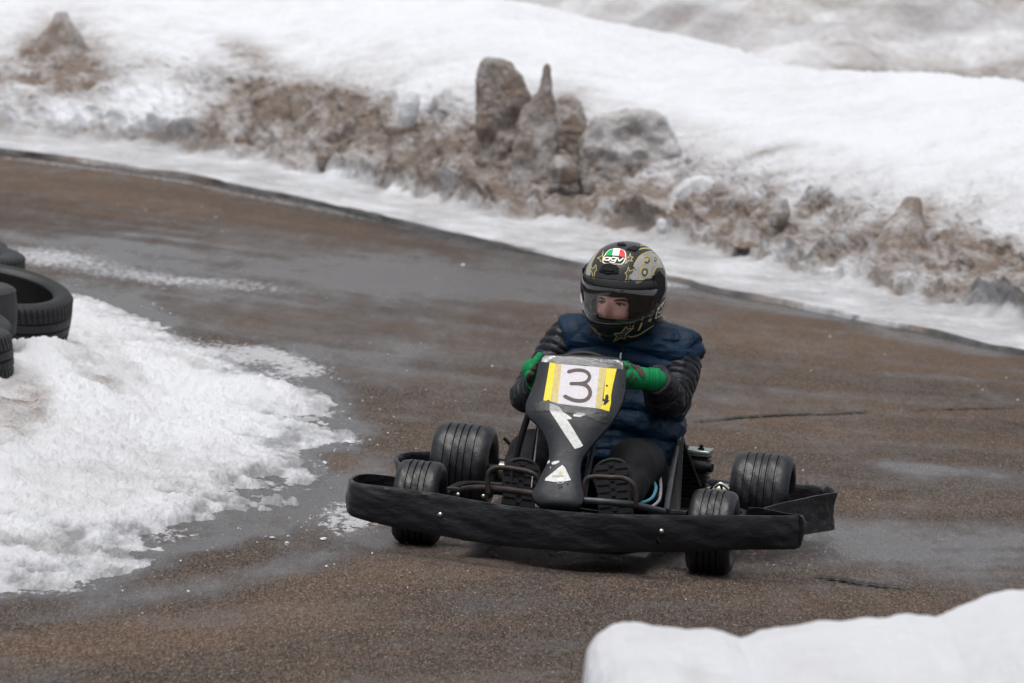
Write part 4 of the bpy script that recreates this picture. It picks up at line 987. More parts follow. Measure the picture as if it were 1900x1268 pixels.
# plate beside the seat
def kplate(name, pts, th, m, parent=kart):
    P = [K(*p) for p in pts]; n = len(P); V = P + [p + Vector((0, th, 0)) for p in P]
    F = [tuple(range(n)), tuple(range(n, 2 * n))[::-1]] + [(i, (i + 1) % n, n + (i + 1) % n, n + i)[::-1] for i in range(n)]
    return bevel(mesh(name, V, F, M[m], parent, smooth=False), .0015)
kplate('seat_side_plate', [(1256, 815, .5), (1268, 820, .52), (1262, 946, .3), (1238, 946, .3)], .01, 'black')
# ---- engine behind the seat, right side
eng = empty('engine', tuple(K(1290, 900, .70))); eng.parent = kart; EO = eng.location.copy()
def E_(name, data, m): V, F = data; return mesh(name, V, F, M[m], eng, org=EO)
c = K(1289, 884, .72)
fins = [box_data(c + Vector((.0, 0, -.055 + .013 * k)), (.085, .11, .006)) for k in range(10)]
bevel(E_('cylinder', merge(box_data(c + Vector((0, 0, 0)), (.062, .085, .135)), *fins), 'black'), .001)
bevel(E_('crankcase', merge(box_data(c + Vector((0, .01, -.14)), (.12, .16, .15)), lathe_data([(-.07, .001), (-.07, .05), (.075, .05), (.08, .03), (.08, .001)], c + Vector((0, 0, -.14)), (1, 0, 0), 28)), 'black'), .002)
bevel(E_('head_cover', merge(box_data(c + Vector((.008, -.005, .083)), (.078, .12, .012)), box_data(c + Vector((.008, 0, .074)), (.070, .10, .012))), 'steel'), .003)
E_('spark_plug', merge(tube_data([c + Vector((.015, -.02, .088)), c + Vector((.016, -.02, .104))], .006, 10), tube_data([c + Vector((.015, -.02, .088)), c + Vector((.015, -.02, .094))], .011, 6)), 'black')
E_('exhaust_pipe', tube_data(catmull([K(1268, 830, .7), K(1270, 855, .72), K(1270, 900, .72), K(1266, 945, .7)], 6), .017, 16), 'rust')
E_('carburettor', merge(lathe_data([(-.02, .001), (-.02, .02), (.02, .02), (.03, .014), (.045, .014), (.045, .001)], K(1297, 866, .64), (1, -.2, 0), 18), box_data(K(1297, 880, .66), (.035, .04, .05))), 'frame')
E_('knob', sphere_data(K(1309, 868, .64), (.009, .009, .009), 12, 8), 'frame')
E_('mount_plate', box_data(c + Vector((0, 0, -.215)), (.16, .22, .012)), 'frame')
E_('chain_guard', lathe_data([(-.006, .001), (-.006, .085), (.006, .085), (.006, .001)], (.19, .98, .15), (1, 0, 0), 36), 'black')
V, F = lathe_data([(-.012, .012), (-.012, .03), (-.004, .06), (.004, .06), (.012, .03), (.012, .012)], (.19, 1.0, RR), (1, 0, 0), 28); mesh('sprocket', V, F, M['grey_metal'], kart)
V, F = lathe_data([(-.02, .016), (-.02, .028), (.02, .028), (.02, .016)], (.36, 1.0, RR), (1, 0, 0), 20); mesh('axle_clamp', V, F, M['rim'], kart)
V, F = lathe_data([(-.02, .016), (-.02, .028), (.02, .028), (.02, .016)], (-.35, 1.0, RR), (1, 0, 0), 20); mesh('axle_clamp', V, F, M['rim'], kart)
kt('linkage', [(1325, 905, .35), (1335, 898, .35), (1345, 902, .35), (1352, 908, .35)], .006, 'steel')
kt('linkage', [(1318, 908, .35), (1332, 894, .35), (1340, 908, .35)], .004, 'frame')
V, F = box_data((.25, .42, .09), (.10, .20, .07)); bevel(mesh('battery_box', V, F, M['black'], kart), .006)
T('engine_rail', [(.12, .62, .11), (.38, .62, .11), (.42, .8, .11), (.36, .95, .12)], .012)

#%%PERSON
# ================================================================== DRIVER
PO_ = Vector((.06, .62, .11)); pw = Matrix.Translation((KX, KY, 0)) @ Matrix.Rotation(KYAW, 4, 'Z')
HC = K(1159, 535, .50)                                   # centre of the helmet
HYAW = R(14); HP = R(7)
HM = Matrix.Rotation(-HYAW, 3, 'Z') @ Matrix.Rotation(HP, 3, 'X')   # local -Y is the way the head looks
SH_R, SH_L = Vector((.240, .585, .615)), Vector((-.115, .585, .635))
EL_R, EL_L = K(1240, 742, .42), K(980, 733, .42)
WR_R, WR_L = K(1214, 705, .29), K(1000, 712, .32)
HA_R, HA_L = K(1172, 700, .27), K(990, 690, .27)
HIP_R, HIP_L = Vector((.15, .60, .16)), Vector((-.03, .60, .16))
KN_R, KN_L = K(1172, 868, .22), K(985, 838, .28)
AN_R, AN_L = K(1150, 925, .04), K(965, 905, .06)
TOE_R, TOE_L = K(1135, 862, -.05), K(967, 857, -.02)
NECK = Vector((.075, .575, .68))
# --- body: head with face, neck, torso, limbs grown into one skin
def head_data():
    V, F = sphere_data((0, 0, 0), (1, 1, 1), 64, 48); out = []
    for v in V:
        x, y, z = v; r = Vector((x * .076, y * .098, z * .115))
        if z < 0: r.x *= 1 - .28 * z * z; r.y = r.y * (1 - .12 * z * z) - (.006 * z * z if y < 0 else 0)
        if y < 0:   # face is toward -Y
            g = lambda cx, cz, sx, sz: math.exp(-((r.x - cx) / sx) ** 2 - ((r.z - cz) / sz) ** 2)
            ny = 0
            ny += .024 * g(0, -.030, .011, .016) + .014 * g(0, -.012, .009, .02)          # nose
            ny += .006 * g(.026, .020, .022, .008) + .006 * g(-.026, .020, .022, .008)      # brow
            ny -= .013 * g(.030, .003, .016, .011) + .013 * g(-.030, .003, .016, .011)      # sockets
            ny += .007 * g(.040, -.03, .02, .018) + .007 * g(-.040, -.03, .02, .018)        # cheeks
            ny += .006 * g(0, -.060, .02, .008) + .008 * g(0, -.092, .016, .014) - .004 * g(0, -.060, .02, .0025)
            r.y -= ny
        out.append(r)
    ears = []
    for sx in (-1, 1): ears.append(sphere_data((sx * .078, .01, -.005), (.008, .018, .03), 12, 8))
    return merge((out, F), *ears)
HEAD_S = HC + HM @ Vector((0, -.022, -.034))
hv, hf = head_data(); hv = [HEAD_S + HM @ Vector(v) for v in hv]
def hand_chains(wr, ha, side, rs=1.0):
    """palm and five fingers closed round the wheel rim; returns (path, radii) list"""
    fw = (ha - wr).normalized(); upv = Vector((0, -.35, 1)).normalized(); lat = fw.cross(upv).normalized() * side; upv = lat.cross(fw).normalized() * side
    ch = [([wr, wr.lerp(ha, .5), ha], [.026 * rs, .030 * rs, .031 * rs])]
    for k, (o_, L_) in enumerate(((.030, .075), (.010, .083), (-.010, .078), (-.029, .064))):
        a = ha + upv * o_ + fw * .012; b = a + fw * L_ * .38 - lat * -.016; c_ = b + fw * L_ * .10 + Vector((0, .032, 0)) ; d_ = c_ - fw * L_ * .32 + Vector((0, .012, 0))
        b = b + Vector((0, -.014, 0))
        ch.append(([ha + upv * o_ * .8 - fw * .01, a, b, c_, d_], [.013 * rs, .0125 * rs, .0115 * rs, .0105 * rs, .009 * rs]))
    t0 = wr.lerp(ha, .45) + upv * .014
    ch.append(([t0, t0 + upv * .008 + fw * .02 + Vector((0, .012, 0)), t0 + upv * .006 + fw * .045 + Vector((0, .03, 0)), t0 + upv * .004 + fw * .06 + Vector((0, .035, 0))], [.016 * rs, .014 * rs, .012 * rs, .010 * rs]))
    return ch
def chain_mesh(paths, n=14, sm=6):
    parts = []
    for P, r in paths:
        Q = catmull(P, sm); rr = list(np.interp(np.linspace(0, len(P) - 1, len(Q)), range(len(P)), r))
        parts.append(tube_data(Q, rr, n)); parts.append(sphere_data(Q[0], (rr[0],) * 3, 14, 8)); parts.append(sphere_data(Q[-1], (rr[-1],) * 3, 14, 8))
    return merge(*parts)
chains = [([Vector((.06, .62, .16)), Vector((.062, .62, .3)), Vector((.068, .61, .45)), Vector((.072, .60, .57)), NECK], [.13, .11, .12, .11, .05]),
          ([NECK, HEAD_S + Vector((0, .01, -.05))], [.052, .05]),
          ([Vector((.07, .60, .59)), SH_R, EL_R, WR_R], [.06, .038, .028, .017]), ([Vector((.07, .60, .59)), SH_L, EL_L, WR_L], [.06, .036, .026, .017]),
          ([HIP_R, KN_R, AN_R], [.07, .042, .028]), ([HIP_L, KN_L, AN_L], [.07, .038, .026]),
          ([AN_R, K(1140, 900, .02)], [.030, .026]), ([AN_L, K(966, 890, .04)], [.030, .026])]
chains += hand_chains(WR_R, HA_R, 1, .72) + hand_chains(WR_L, HA_L, -1, .72)
V, F = merge((hv, hf), chain_mesh(chains))
Frame.org = PO_
person = mesh('person', V, F, M['skin'], None, org=PO_); person.matrix_world = pw @ Matrix.Translation(PO_)
rm = person.modifiers.new('remesh', 'REMESH'); rm.mode = 'VOXEL'; rm.voxel_size = .0035; rm.use_smooth_shade = True
tag(person, 'kart driver in black helmet, dark blue quilted vest, black sleeves and green gloves', 'person')
def PM(name, data, m, parent=person): V, F = data; return mesh(name, V, F, M[m], parent, org=PO_)
# eyes and brows
for sx in (-1, 1):
    c = HEAD_S + HM @ Vector((sx * .030, -.0775, .002)); e = PM('eye', sphere_data(c, (.0115, .011, .0040), 20, 12), 'eye')
    PM('iris', lathe_data([(-.001, .0040), (.0006, .0040), (.0012, .001)], c + HM @ Vector((-.001, -.0108, 0)), HM @ Vector((0, -1, 0)), 16), 'iris', e)
    PM('eyebrow', tube_data([HEAD_S + HM @ Vector(p) for p in [(sx * .014, -.0945, .0145), (sx * .026, -.0935, .0175), (sx * .038, -.087, .018), (sx * .048, -.079, .014)]], [.003, .0036, .003, .0015], 8), 'lip')
    PM('lash_shade', tube_data(catmull([HEAD_S + HM @ Vector(p) for p in [(sx * .017, -.0895, .003), (sx * .024, -.0905, .0065), (sx * .031, -.0895, .0070), (sx * .039, -.085, .005), (sx * .045, -.079, .001)]], 3), .0021, 8), 'lip')  # dark lash line that also puts eye-socket shade into the colour

# --- helmet
def hsurf(th, ph, sc=1.0, dz=0):
    """th azimuth from the look direction, ph elevation; helmet-local point (look = -Y)"""
    cph, sph = math.cos(ph), math.sin(ph); ct, st = math.cos(th), math.sin(th)
    a, bf, bb = .1285, .158, .150
    e = .88; cq = abs(cph) ** e
    x = a * cq * math.copysign(abs(st) ** .94, st); y = -(bf if ct > 0 else bb) * cq * math.copysign(abs(ct) ** .94, ct)
    z = (.146 if sph > 0 else .176) * math.copysign(abs(sph) ** .97, sph)
    low = max(0, -z - .02) / .13
    if ct > 0: y -= .016 * min(1, low) * ct ** 2; x *= 1 - .16 * min(1.2, low) ** 1.5 * ct
    else: x *= 1 - .12 * min(1.2, low) ** 1.5
    return Vector((x * sc, y * sc, z * sc))
nT, nP = 144, 90
def h_grid(sc, keep, ph0=-R(62), ph1=R(90), nT=nT, nP=nP, thr=(-math.pi, math.pi)):
    V = []; F = []; wrap = (thr[1] - thr[0]) > 6.2
    for i in range(nP + 1):
        ph = ph0 + (ph1 - ph0) * i / nP
        for j in range(nT): V.append(hsurf(thr[0] + (thr[1] - thr[0]) * j / (nT if wrap else nT - 1), ph, sc))
    for i in range(nP):
        for j in range(nT if wrap else nT - 1):
            q = (i * nT + j, i * nT + (j + 1) % nT, (i + 1) * nT + (j + 1) % nT, (i + 1) * nT + j)
            c = sum((V[k] for k in q), Vector()) / 4
            if keep(c, thr[0] + (thr[1] - thr[0]) * (j + .5) / nT): F.append(q)
    used = sorted({k for f in F for k in f}); mp = {k: i for i, k in enumerate(used)}
    return [V[k] for k in used], [tuple(mp[k] for k in f) for f in F]
def port(c, th):   # the eye port
    zt = .046 - .012 * (abs(th) / R(72)) ** 2; zb = -.080 + .030 * (abs(th) / R(72)) ** 2
    return abs(th) < R(70) and zb < c.z < zt
PZ = lambda c: True
def hworld(V): return [HC + HM @ v for v in V]
V, F = h_grid(1.0, lambda c, th: not port(c, th)); V = hworld(V)
helmet = PM('helmet', (V, F), 'helmet'); s_ = helmet.modifiers.new('s', 'SOLIDIFY'); s_.thickness = .006; s_.offset = -1
hbv = BVHTree.FromPolygons(V, F)
def face_gap(c, th):
    return abs(c.x) < .066 * (1 - (max(0, abs(c.z + .045) - .02) / .05) ** 2 * .5) and -.082 < c.z < -.006 and c.y < 0
V, F = h_grid(.90, lambda c, th: not face_gap(c, th)); 
hl = PM('lining', (hworld(V), F), 'lining', helmet); s_ = hl.modifiers.new('s', 'SOLIDIFY'); s_.thickness = .010; s_.offset = -1
def vis(c, th):
    zt = .054 - .010 * (abs(th) / R(80)) ** 2; zb = -.088 + .035 * (abs(th) / R(80)) ** 2
    return zb < c.z < zt
V, F = h_grid(1.03, vis, -R(45), R(40), 90, 110, (-R(80), R(80))); vis_w = hworld(V)
visor = PM('visor', (vis_w, F), 'visor', helmet)
vbv = BVHTree.FromPolygons(vis_w, F)
# visor rim along the bottom, pivots, vents
def hline(name, pts, r, m, sc=1.0, parent=helmet, n=8):
    return PM(name, tube_data(catmull(hworld([hsurf(R(t), R(p), sc) for t, p in pts]), 5), r, n), m, parent)
def vz(th_, top):  # elevation (deg) on the visor at azimuth with given edge
    z = (.054 - .010 * (abs(th_) / 80) ** 2) if top else (-.088 + .035 * (abs(th_) / 80) ** 2)
    z /= 1.03; s = (z / .146) if z > 0 else (z / .176); return math.degrees(math.asin(math.copysign(abs(s) ** (1 / .97), s)))
hline('visor_edge', [(t, vz(t, False)) for t in range(-80, 81, 10)], .0022, 'grey_metal', 1.028, visor)
hline('visor_edge', [(t, vz(t, True)) for t in range(-80, 81, 10)], .0016, 'black', 1.028, visor)
hline('port_trim', [(t, vz(t, False) - 4.5) for t in range(-76, 77, 8)], .0042, 'lining', 1.0)
hline('chin_vent', [(-16, -46), (-8, -47.5), (0, -48), (8, -47.5), (16, -46)], .004, 'lining', 1.0)
for sg in (-1, 1):
    P = [hsurf(sg * R(t), R(p), 1.045) for t, p in ((70, 22), (84, 26), (94, 16), (92, 2), (80, -8), (70, -4))]
    c = sum(P, Vector()) / len(P); outn = Vector((sg, 0, 0))
    V = hworld(P) + hworld([p - outn * .014 for p in P]) + hworld([c + outn * .006]); n = len(P)
    F = [(i, (i + 1) % n, 2 * n) for i in range(n)] + [(i, (i + 1) % n, n + (i + 1) % n, n + i) for i in range(n)]
    bevel(PM('visor_pivot', (V, F), 'lining', helmet), .003)
def vent(name, pts, h_, m='lining'):  # raised scoop
    P = [hsurf(R(t), R(p), 1.0) for t, p in pts]; n = len(P); c = sum(P, Vector()) / n; nn = c.normalized()
    Q = [c + (p - c) * .75 + nn * h_ for p in P]; V = hworld([p - nn * .004 for p in P]) + hworld(Q) + hworld([c + nn * h_ * 1.1])
    F = [(i, (i + 1) % n, n + (i + 1) % n, n + i) for i in range(n)] + [(n + i, n + (i + 1) % n, 2 * n) for i in range(n)]
    return bevel(PM(name, (V, F), m, helmet), .002)
vent('brow_vent', [(-18, 26), (-17, 36), (-10, 41), (0, 42), (10, 41), (17, 36), (18, 26), (0, 24)], .008)
vent('brow_slot', [(-12, 29), (-11, 33), (11, 33), (12, 29)], .0105, 'black')
vent('crown_vent', [(-30, 76), (-20, 82), (20, 82), (30, 76), (0, 74)], .006)
vent('crown_vent', [(20, 66), (60, 74), (80, 66), (50, 60)], .007, 'lining')
# --- painted graphics
def ch3(x, y): return (1070 + x / 6.039, 440 + y / 6.038)   # from the enlarged helmet view
def GP(name, polys, m, off, ml=2.2): return join_decals(name, polys, hbv, M[m], helmet, off, ml)
def cc(pts): return [ch3(*p) for p in pts]
silver_r = cc([(640, 300), (690, 230), (760, 190), (830, 175), (900, 195), (960, 250), (1000, 330), (1005, 400), (960, 350), (900, 345), (860, 390), (850, 460), (760, 470), (690, 520), (600, 470), (590, 400), (640, 380), (665, 372), (650, 350)])
GP('silver_flame', [silver_r], 'silver', .0006)
GP('silver_flame', [cc([(250, 165), (225, 200), (175, 300), (160, 380), (150, 455), (100, 440), (110, 360), (150, 270), (200, 200)])], 'silver', .0006)
gold = [stroke_poly(cc([(640, 330), (690, 235), (760, 185), (830, 168), (900, 185), (960, 240), (1005, 320), (1015, 400)]), 2.4), stroke_poly(cc([(700, 140), (760, 130), (840, 140), (920, 170)]), 2.6),
        stroke_poly(cc([(850, 455), (860, 390), (900, 335), (950, 330), (1000, 370), (1010, 410)]), 3.4), stroke_poly(cc([(670, 522), (700, 420), (720, 330), (770, 250), (800, 250)]), 3.0), stroke_poly(cc([(675, 525), (740, 480), (800, 420), (815, 330)]), 2.8),
        stroke_poly(cc([(250, 160), (200, 230), (150, 340), (125, 440)]), 2.2), stroke_poly(cc([(720, 100), (745, 80), (765, 80), (745, 102)]), 2.0),
        stroke_poly(cc([(855, 830), (830, 900), (815, 940)]), 4.2), stroke_poly(cc([(740, 890), (720, 980), (690, 1040)]), 3.0), stroke_poly(cc([(800, 880), (820, 860), (805, 930)]), 2.6), stroke_poly(cc([(600, 960), (595, 1000)]), 2.0), stroke_poly(cc([(640, 950), (630, 1000)]), 2.0),
        stroke_poly(cc([(570, 1105), (620, 1115), (700, 1090), (780, 1040), (860, 990)]), 2.0), stroke_poly(cc([(110, 910), (150, 985), (215, 1040)]), 2.2)]
for g_i, g_p in enumerate(gold): GP('gold_line', [g_p], 'gold', .0011 + 2e-5 * g_i, 2.0)
for cx_, cy_, rx_, ry_ in ((785, 265, 42, 48), (762, 400, 48, 60), (877, 255, 22, 34)):
    GP('rivet_ring', [stroke_poly(cc([(cx_ + rx_ * math.cos(a), cy_ + ry_ * math.sin(a)) for a in np.linspace(0, 5.9, 12)]), 2.0)], 'gold', .0014, 2)
    GP('rivet', [cc([(cx_ + rx_ * .8 * math.cos(a), cy_ + ry_ * .8 * math.sin(a)) for a in np.linspace(0, 6.28, 14)[:-1]])], 'dkgrey', .0010, 2)
    GP('rivet_glint', [cc([(cx_ + rx_ * .4 * math.cos(a) - 3, cy_ + ry_ * .4 * math.sin(a) - 2) for a in np.linspace(0, 6.28, 12)[:-1]])], 'silver', .0016, 2)
stars = [([(300, 165), (285, 215), (235, 240), (262, 250), (270, 280), (290, 262)], 0), ([(545, 225), (580, 235), (600, 190), (605, 225), (630, 230), (610, 250), (622, 275), (585, 268), (545, 300), (555, 265)], 1),
         ([(580, 340), (590, 385), (650, 360), (625, 410), (590, 440), (580, 525), (530, 490), (555, 475), (560, 430), (540, 405), (560, 395)], 1), ([(165, 345), (190, 355), (220, 315), (225, 375), (205, 400), (200, 470), (165, 490), (185, 440), (175, 400), (160, 370)], 1),
         ([(570, 975), (555, 1005), (575, 1030), (635, 1015), (600, 1045), (545, 1090), (540, 1140), (490, 1125), (410, 1170), (450, 1110), (420, 1080), (500, 1070)], 1), ([(215, 1040), (235, 1075), (280, 1085), (255, 1110), (310, 1160), (230, 1120), (190, 1080)], 1)]
for pts, fill in stars:
    P = cc(pts)
    if fill: GP('star', [P], 'dkgrey', .0009, 2.5)
    GP('star_outline', polyline_strips([Vector(p) for p in P], 1.35), 'gold', .0015, 2.5)
# badge
dome = cc([(290, 290), (300, 230), (330, 180), (370, 145), (430, 130), (490, 135), (535, 155), (555, 190), (550, 240), (530, 290), (505, 312), (400, 308), (310, 300)])
GP('badge_border', [dome], 'cream', .0016, 2.5)
def inset(P, k):
    c = Vector((sum(p[0] for p in P) / len(P), sum(p[1] for p in P) / len(P))); return [tuple(c + (Vector(p) - c) * k) for p in P]
GP('badge_field', [inset(dome, .91)], 'black', .0021, 2.5)
GP('badge_green', [cc([(325, 215), (345, 178), (375, 152), (412, 143), (400, 213)])], 'green', .0026, 2)
GP('badge_white', [cc([(412, 143), (440, 139), (490, 142), (470, 215), (400, 213)])], 'cream', .0026, 2)
GP('badge_red', [cc([(490, 142), (525, 158), (543, 190), (535, 230), (470, 218)])], 'red', .0026, 2)
let = [stroke_poly(cc([(375, 238), (340, 234), (315, 245), (318, 262), (345, 266), (368, 256)]), 2.0), stroke_poly(cc([(380, 236), (372, 252), (362, 270)]), 2.0),
       stroke_poly(cc([(445, 240), (410, 234), (388, 246), (392, 264), (415, 268), (438, 258)]), 2.0), stroke_poly(cc([(450, 238), (440, 265), (425, 288), (395, 290), (375, 284)]), 2.0),
       stroke_poly(cc([(462, 240), (475, 272)]), 2.2), stroke_poly(cc([(520, 244), (498, 262), (475, 274)]), 2.2)]
GP('badge_lettering', let, 'cream', .0027, 1.5)
GP('side_badge', polyline_strips([Vector(p) for p in cc([(880, 910), (905, 800), (960, 740), (1000, 690), (1000, 760), (970, 830), (930, 880)])], 1.3) + [stroke_poly(cc([(925, 790), (905, 830), (925, 850), (945, 820), (930, 815)]), 1.5), stroke_poly(cc([(975, 735), (950, 770), (965, 800), (985, 765)]), 1.5)], 'cream', .0012, 2)

# --- clothing
def ring_loft(rings, nseg, nsub, quilt=None, expo=2.4, cap=True):
    """rings: (cx,cy,cz,a,b,tx,ty) ellipse rings; smooth loft"""
    A = np.array(rings, float); m = len(A); T_ = np.linspace(0, m - 1, (m - 1) * nsub + 1)
    cols = [np.array([v.x for v in catmull([(A[i, k], 0, 0) for i in range(m)], nsub)]) for k in range(A.shape[1])]
    V = []
    for i in range(len(T_)):
        cx_, cy_, cz_, a, b = [c[i] for c in cols[:5]]; tilt = cols[5][i] if A.shape[1] > 5 else 0
        for j in range(nseg):
            t = 2 * math.pi * j / nseg; c_, s_ = math.cos(t), math.sin(t); q = 2 / expo
            x = a * math.copysign(abs(c_) ** q, c_); y = b * math.copysign(abs(s_) ** q, s_)
            V.append((cx_ + x, cy_ + y, cz_ + tilt * y))
    return np.array(V), len(T_), nseg, T_
rings = [(.055, .60, .10, .170, .14, 0), (.058, .57, .17, .190, .185, -.3), (.062, .55, .235, .196, .19, -.3), (.066, .555, .30, .190, .165, -.25), (.069, .56, .37, .198, .165, -.2), (.071, .57, .44, .196, .145, -.1), (.073, .585, .51, .200, .135, 0),
         (.075, .59, .57, .212, .128, 0), (.076, .595, .615, .220, .118, 0), (.077, .60, .652, .214, .108, 0), (.077, .60, .686, .166, .092, 0), (.077, .597, .705, .098, .075, 0), (.077, .592, .722, .075, .066, 0)]
A, nr_, ns_, T_ = ring_loft(rings, 120, 16)
ctr = np.repeat(np.array([[np.interp(t, range(len(rings)), [r[k] for r in rings]) for k in (0, 1, 2)] for t in T_]), ns_, 0)
D = A - ctr; D[:, 2] *= .3; L = np.linalg.norm(D, axis=1)[:, None] + 1e-6; Nn = D / L
# baffles: horizontal seams crossed by slanted ones
zz = A[:, 2] + .02 * fbm(A, 6, 2, 3); per = .062
ph_ = (zz + .16 * np.abs(A[:, 0] - .07)) / per
puff = np.abs(np.sin(ph_ * math.pi)) ** .55
ph2 = ((A[:, 0] - .07) * 1.0 + .55 * zz) / .115; puff2 = np.abs(np.sin(ph2 * math.pi)) ** .4
lap = np.where(A[:, 2] < .255, 1, 0)
disp = .019 * (puff - .8) * (.4 + .6 * puff2) + .022 * fbm(A, 7, 4, 5, .5, True) + .012 * fbm(A, 3.5, 3, 6)
disp += .005 * fbm(A * np.array([1, 1, 1.6]), 17, 4, 8, .55, True)
disp += .014 * np.exp(-((A[:, 2] - .205) / .022) ** 2) - .020 * np.exp(-((A[:, 2] - .258) / .012) ** 2)      # roll of cloth in the lap
front = np.exp(-((A[:, 0] - .068) / .012) ** 2) * (A[:, 1] < .58); disp -= .010 * front
A2 = A + Nn * disp[:, None]
vest = PM('vest', ([Vector(v) for v in A2], grid_faces(nr_, ns_, True) + [tuple(range(ns_))[::-1]]), 'vest')
# armhole wings of the vest
for sh, el, sg in ((SH_R, EL_R, 1), (SH_L, EL_L, -1)):
    ax = (el - sh).normalized(); ax = (ax * .25 + Vector((sg * .9, 0, -.2))).normalized(); u = ax.orthogonal().normalized()
    P0 = Vector((.075 + (.140 if sg > 0 else -.156), .592, .620 + (.008 if sg < 0 else 0)))
    path = [P0 + ax * t for t in (-.03, .0, .025, .045, .056, .058, .052)]; k_ = .86 if sg > 0 else .95; P0 -= Vector((0, 0, .012 if sg > 0 else 0)); rr = [q * k_ for q in (.075, .086, .090, .088, .083, .078, .072)]
    V, F = tube_data(catmull(path, 5), list(np.interp(np.linspace(0, 6, 31), range(7), rr)), 60, caps=False)
    B = np.array([v[:] for v in V]); B += .010 * np.stack([fbm(B, 14, 3, 7), fbm(B, 14, 3, 8), fbm(B, 14, 3, 9)], 1)
    o = PM('vest_shoulder', ([Vector(v) for v in B], F), 'vest', vest)
# zip and pull
zp = [K(1138, 655, .425), K(1137, 668, .42), K(1134, 700, .405), K(1130, 745, .39)]
for i, p in enumerate(zp): pass
PM('zip', tube_data([Vector((.070, .592 - .128 - .004, z)) if z > .56 else Vector((.070, .58 - .14, z)) for z in (.66, .62, .58, .54, .48)], .0035, 8), 'lining', vest)
PM('zip_pull', tube_data([K(1152, 655, .43), K(1151, 668, .425)], .003, 8), 'steel', vest)
# collar under the chin
V, F = tube_data(catmull([Vector((.077 + .078 * math.cos(a), .585 + .075 * math.sin(a), .705)) for a in np.linspace(0, 6.283, 17)[:-1]], 4, True), .020, 14, closed=True); PM('collar', (V, F), 'sleeve')
# sleeves
def sleeve(name, P, r, seed):
    Q = catmull(P, 40); n = len(Q); rr = np.interp(np.linspace(0, len(P) - 1, n), range(len(P)), r)
    V, F = tube_data(Q, list(rr), 64); B = np.array([v[:] for v in V]); C_ = np.repeat(np.array([q[:] for q in Q]), 64, 0)
    arc = np.repeat(np.concatenate([[0], np.cumsum([(Q[i + 1] - Q[i]).length for i in range(n - 1)])]), 64)
    d = B - C_; d /= np.linalg.norm(d, axis=1)[:, None] + 1e-6
    ph = (arc + .018 * fbm(B, 9, 3, seed)) / .027
    dsp = .0085 * (np.abs(np.sin(ph * math.pi)) ** .4 - .75) + .008 * fbm(B, 12, 4, seed + 1, .5, True) + .008 * fbm(B, 6, 3, seed + 2)
    B += d * dsp[:, None]; return PM(name, ([Vector(v) for v in B], F), 'sleeve')
sleeve('sleeve', [SH_R + Vector((-.05, .01, .0)), SH_R + Vector((-.005, 0, -.018)), SH_R.lerp(EL_R, .5) + Vector((.012, .02, 0)), EL_R, EL_R.lerp(WR_R, .5), WR_R.lerp(HA_R, -.05)], [.066, .063, .060, .059, .053, .042], 5)
sleeve('sleeve', [SH_L + Vector((.05, .01, 0)), SH_L + Vector((-.005, 0, -.01)), SH_L.lerp(EL_L, .5) + Vector((-.004, .02, 0)), EL_L, EL_L.lerp(WR_L, .5), WR_L.lerp(HA_L, -.05)], [.064, .059, .054, .050, .046, .040], 15)
# trousers
V, F = chain_mesh([([Vector((.06, .66, .16)), Vector((.06, .58, .165))], [.15, .14]), ([HIP_R, HIP_R.lerp(KN_R, .5) + Vector((0, 0, .03)), KN_R, KN_R.lerp(AN_R, .5), AN_R], [.10, .092, .080, .068, .056]),
                   ([HIP_L, HIP_L.lerp(KN_L, .5) + Vector((0, 0, .02)), KN_L, KN_L.lerp(AN_L, .5), AN_L], [.10, .088, .072, .062, .052])], 40, 14)
B = np.array([v[:] for v in V]); B += .011 * np.stack([fbm(B, 9, 4, 17, .5, True), fbm(B, 9, 4, 18, .5, True), fbm(B, 9, 4, 19)], 1)
tr = PM('trousers', ([Vector(v) for v in B], F), 'trousers')
# gloves
def glove(wr, ha, side, markings):
    fw = (ha - wr).normalized()
    ch = hand_chains(wr, ha, side, 1.05); ch[0] = ([wr - fw * .008, wr + fw * .004, wr.lerp(ha, .5), ha + fw * .01], [.033, .033, .035, .035])
    g = PM('glove', chain_mesh(ch, 16, 6), 'glove'); r_ = g.modifiers.new('r', 'REMESH'); r_.mode = 'VOXEL'; r_.voxel_size = .003; r_.use_smooth_shade = True
    s_ = g.modifiers.new('s', 'SMOOTH'); s_.iterations = 3
    # ribbed cuff
    Q = catmull([wr - fw * .012, wr + fw * .004, wr + fw * .020], 8)
    V, F = tube_data(Q, [.0365 + .0012 * math.sin(i * 1.7) for i in range(len(Q))], 40, caps=False); c_ = PM('cuff', (V, F), 'glove', g); s2 = c_.modifiers.new('s', 'SOLIDIFY'); s2.thickness = .004
    V, F = chain_mesh(ch, 24, 8); bb = BVHTree.FromPolygons([Vector(v) for v in V], F)
    for pts in markings: join_decals('dark_patch', [pts], bb, M['glove_dark'], g, .0030, 2.0)
    return g
glove(WR_R, HA_R, 1, [cc6 for cc6 in [[cr6(*p) for p in [(1265, 185), (1320, 180), (1400, 230), (1470, 290), (1505, 350), (1490, 395), (1455, 370), (1380, 280), (1310, 215)]], stroke_poly([cr6(1350, 330), cr6(1320, 380), cr6(1285, 420)], 4), stroke_poly([cr6(1400, 385), cr6(1370, 430), cr6(1330, 475)], 4), stroke_poly([cr6(1295, 255), cr6(1270, 300)], 5)]])
glove(WR_L, HA_L, -1, [[cr6(*p) for p in [(255, 200), (235, 260), (190, 330), (160, 400), (150, 480), (120, 470), (110, 400), (140, 320), (200, 230)]]])
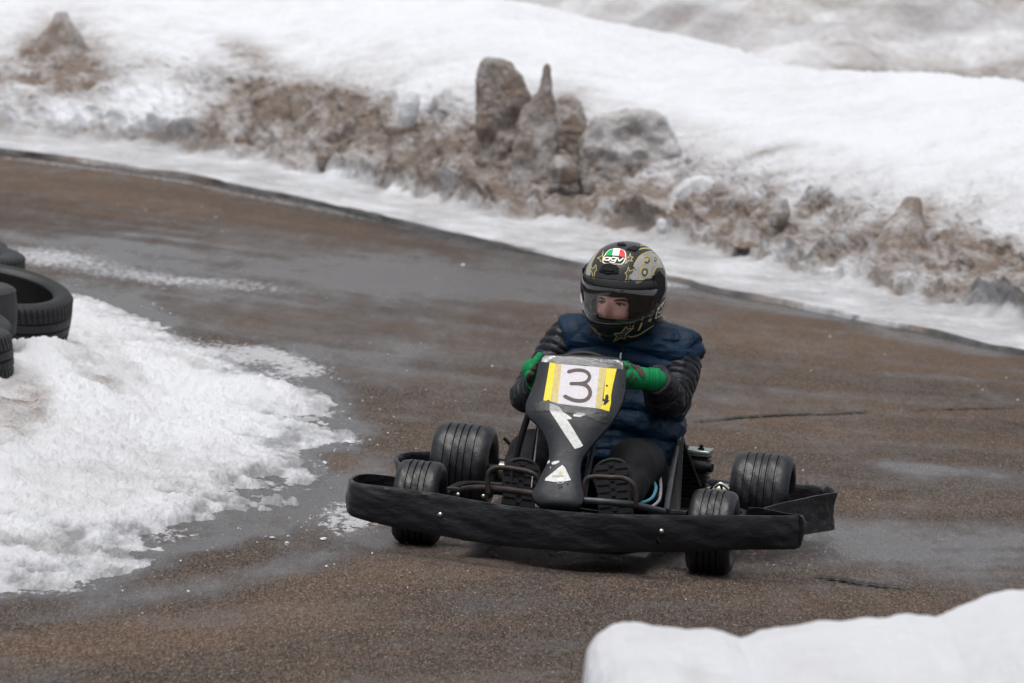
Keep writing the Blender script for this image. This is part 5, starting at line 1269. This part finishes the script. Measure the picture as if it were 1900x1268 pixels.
# shoes
def shoe(AN, TOE, AN_ank):
    """sole outline faces the camera: foot leans back, toes up"""
    up_ = (TOE - AN); up_.normalize(); nrm = Vector((.10, -.88, -.15)); nrm -= up_ * nrm.dot(up_); nrm.normalize(); sd_ = up_.cross(nrm).normalized()
    c = AN.lerp(TOE, .5)
    out = [(-.95, -.30), (-.8, -.42), (-.4, -.40), (0, -.38), (.4, -.47), (.7, -.44), (.92, -.28), (1.0, 0), (.92, .28), (.7, .44), (.4, .47), (0, .38), (-.4, .40), (-.8, .42), (-.95, .30), (-1.0, 0)]
    o_ = catmull([(a, b, 0) for a, b in out], 4, True); L_ = .100; W_ = .114
    n = len(o_); V = []
    def pt(a, b, h_): return c + up_ * a * L_ + sd_ * b * W_ + nrm * h_
    layers = [(1.0, .012), (1.0, -.010), (.97, -.030), (.85, -.055), (.55, -.070)]
    for sc, h_ in layers:
        for q in o_: V.append(pt(q.x * sc, q.y * sc, h_))
    F = grid_faces(len(layers), n, True); F += [tuple(range(n)), tuple(range(4 * n, 5 * n))[::-1]]
    V, F = merge((V, F), chain_mesh([([AN_ank, c - nrm * .05 - up_ * .03], [.048, .046])], 20, 4))
    s = PM('shoe', (V, F), 'shoe'); subsurf(s, 1)
    parts = []
    for k in range(8):      # bars of the sole's tread
        a = -.82 + k * .23; hb = .40 if abs(a) < .8 else .3
        for sg in (-1, 1): parts.append(box_data(pt(a, sg * hb * .62, .014), (hb * W_ * .95, .005, L_ * .15), Matrix((sd_, -nrm, up_)).transposed()))
        parts.append(box_data(pt(a + .08, 0, .014), (W_ * .2, .005, L_ * .12), Matrix((sd_, -nrm, up_)).transposed()))
    V, F = merge(*parts); PM('tread', (V, F), 'sole', s)
    rimv = [pt(q.x * 1.01, q.y * 1.01, .010) for q in o_]; V, F = tube_data(rimv, .006, 8, closed=True); PM('sole', (V, F), 'sole', s)
shoe(K(1142, 950, -.055), K(1136, 880, -.03), AN_R)
shoe(K(960, 944, -.035), K(968, 884, -.01), AN_L)
Frame.org = Vector((0, 0, 0))
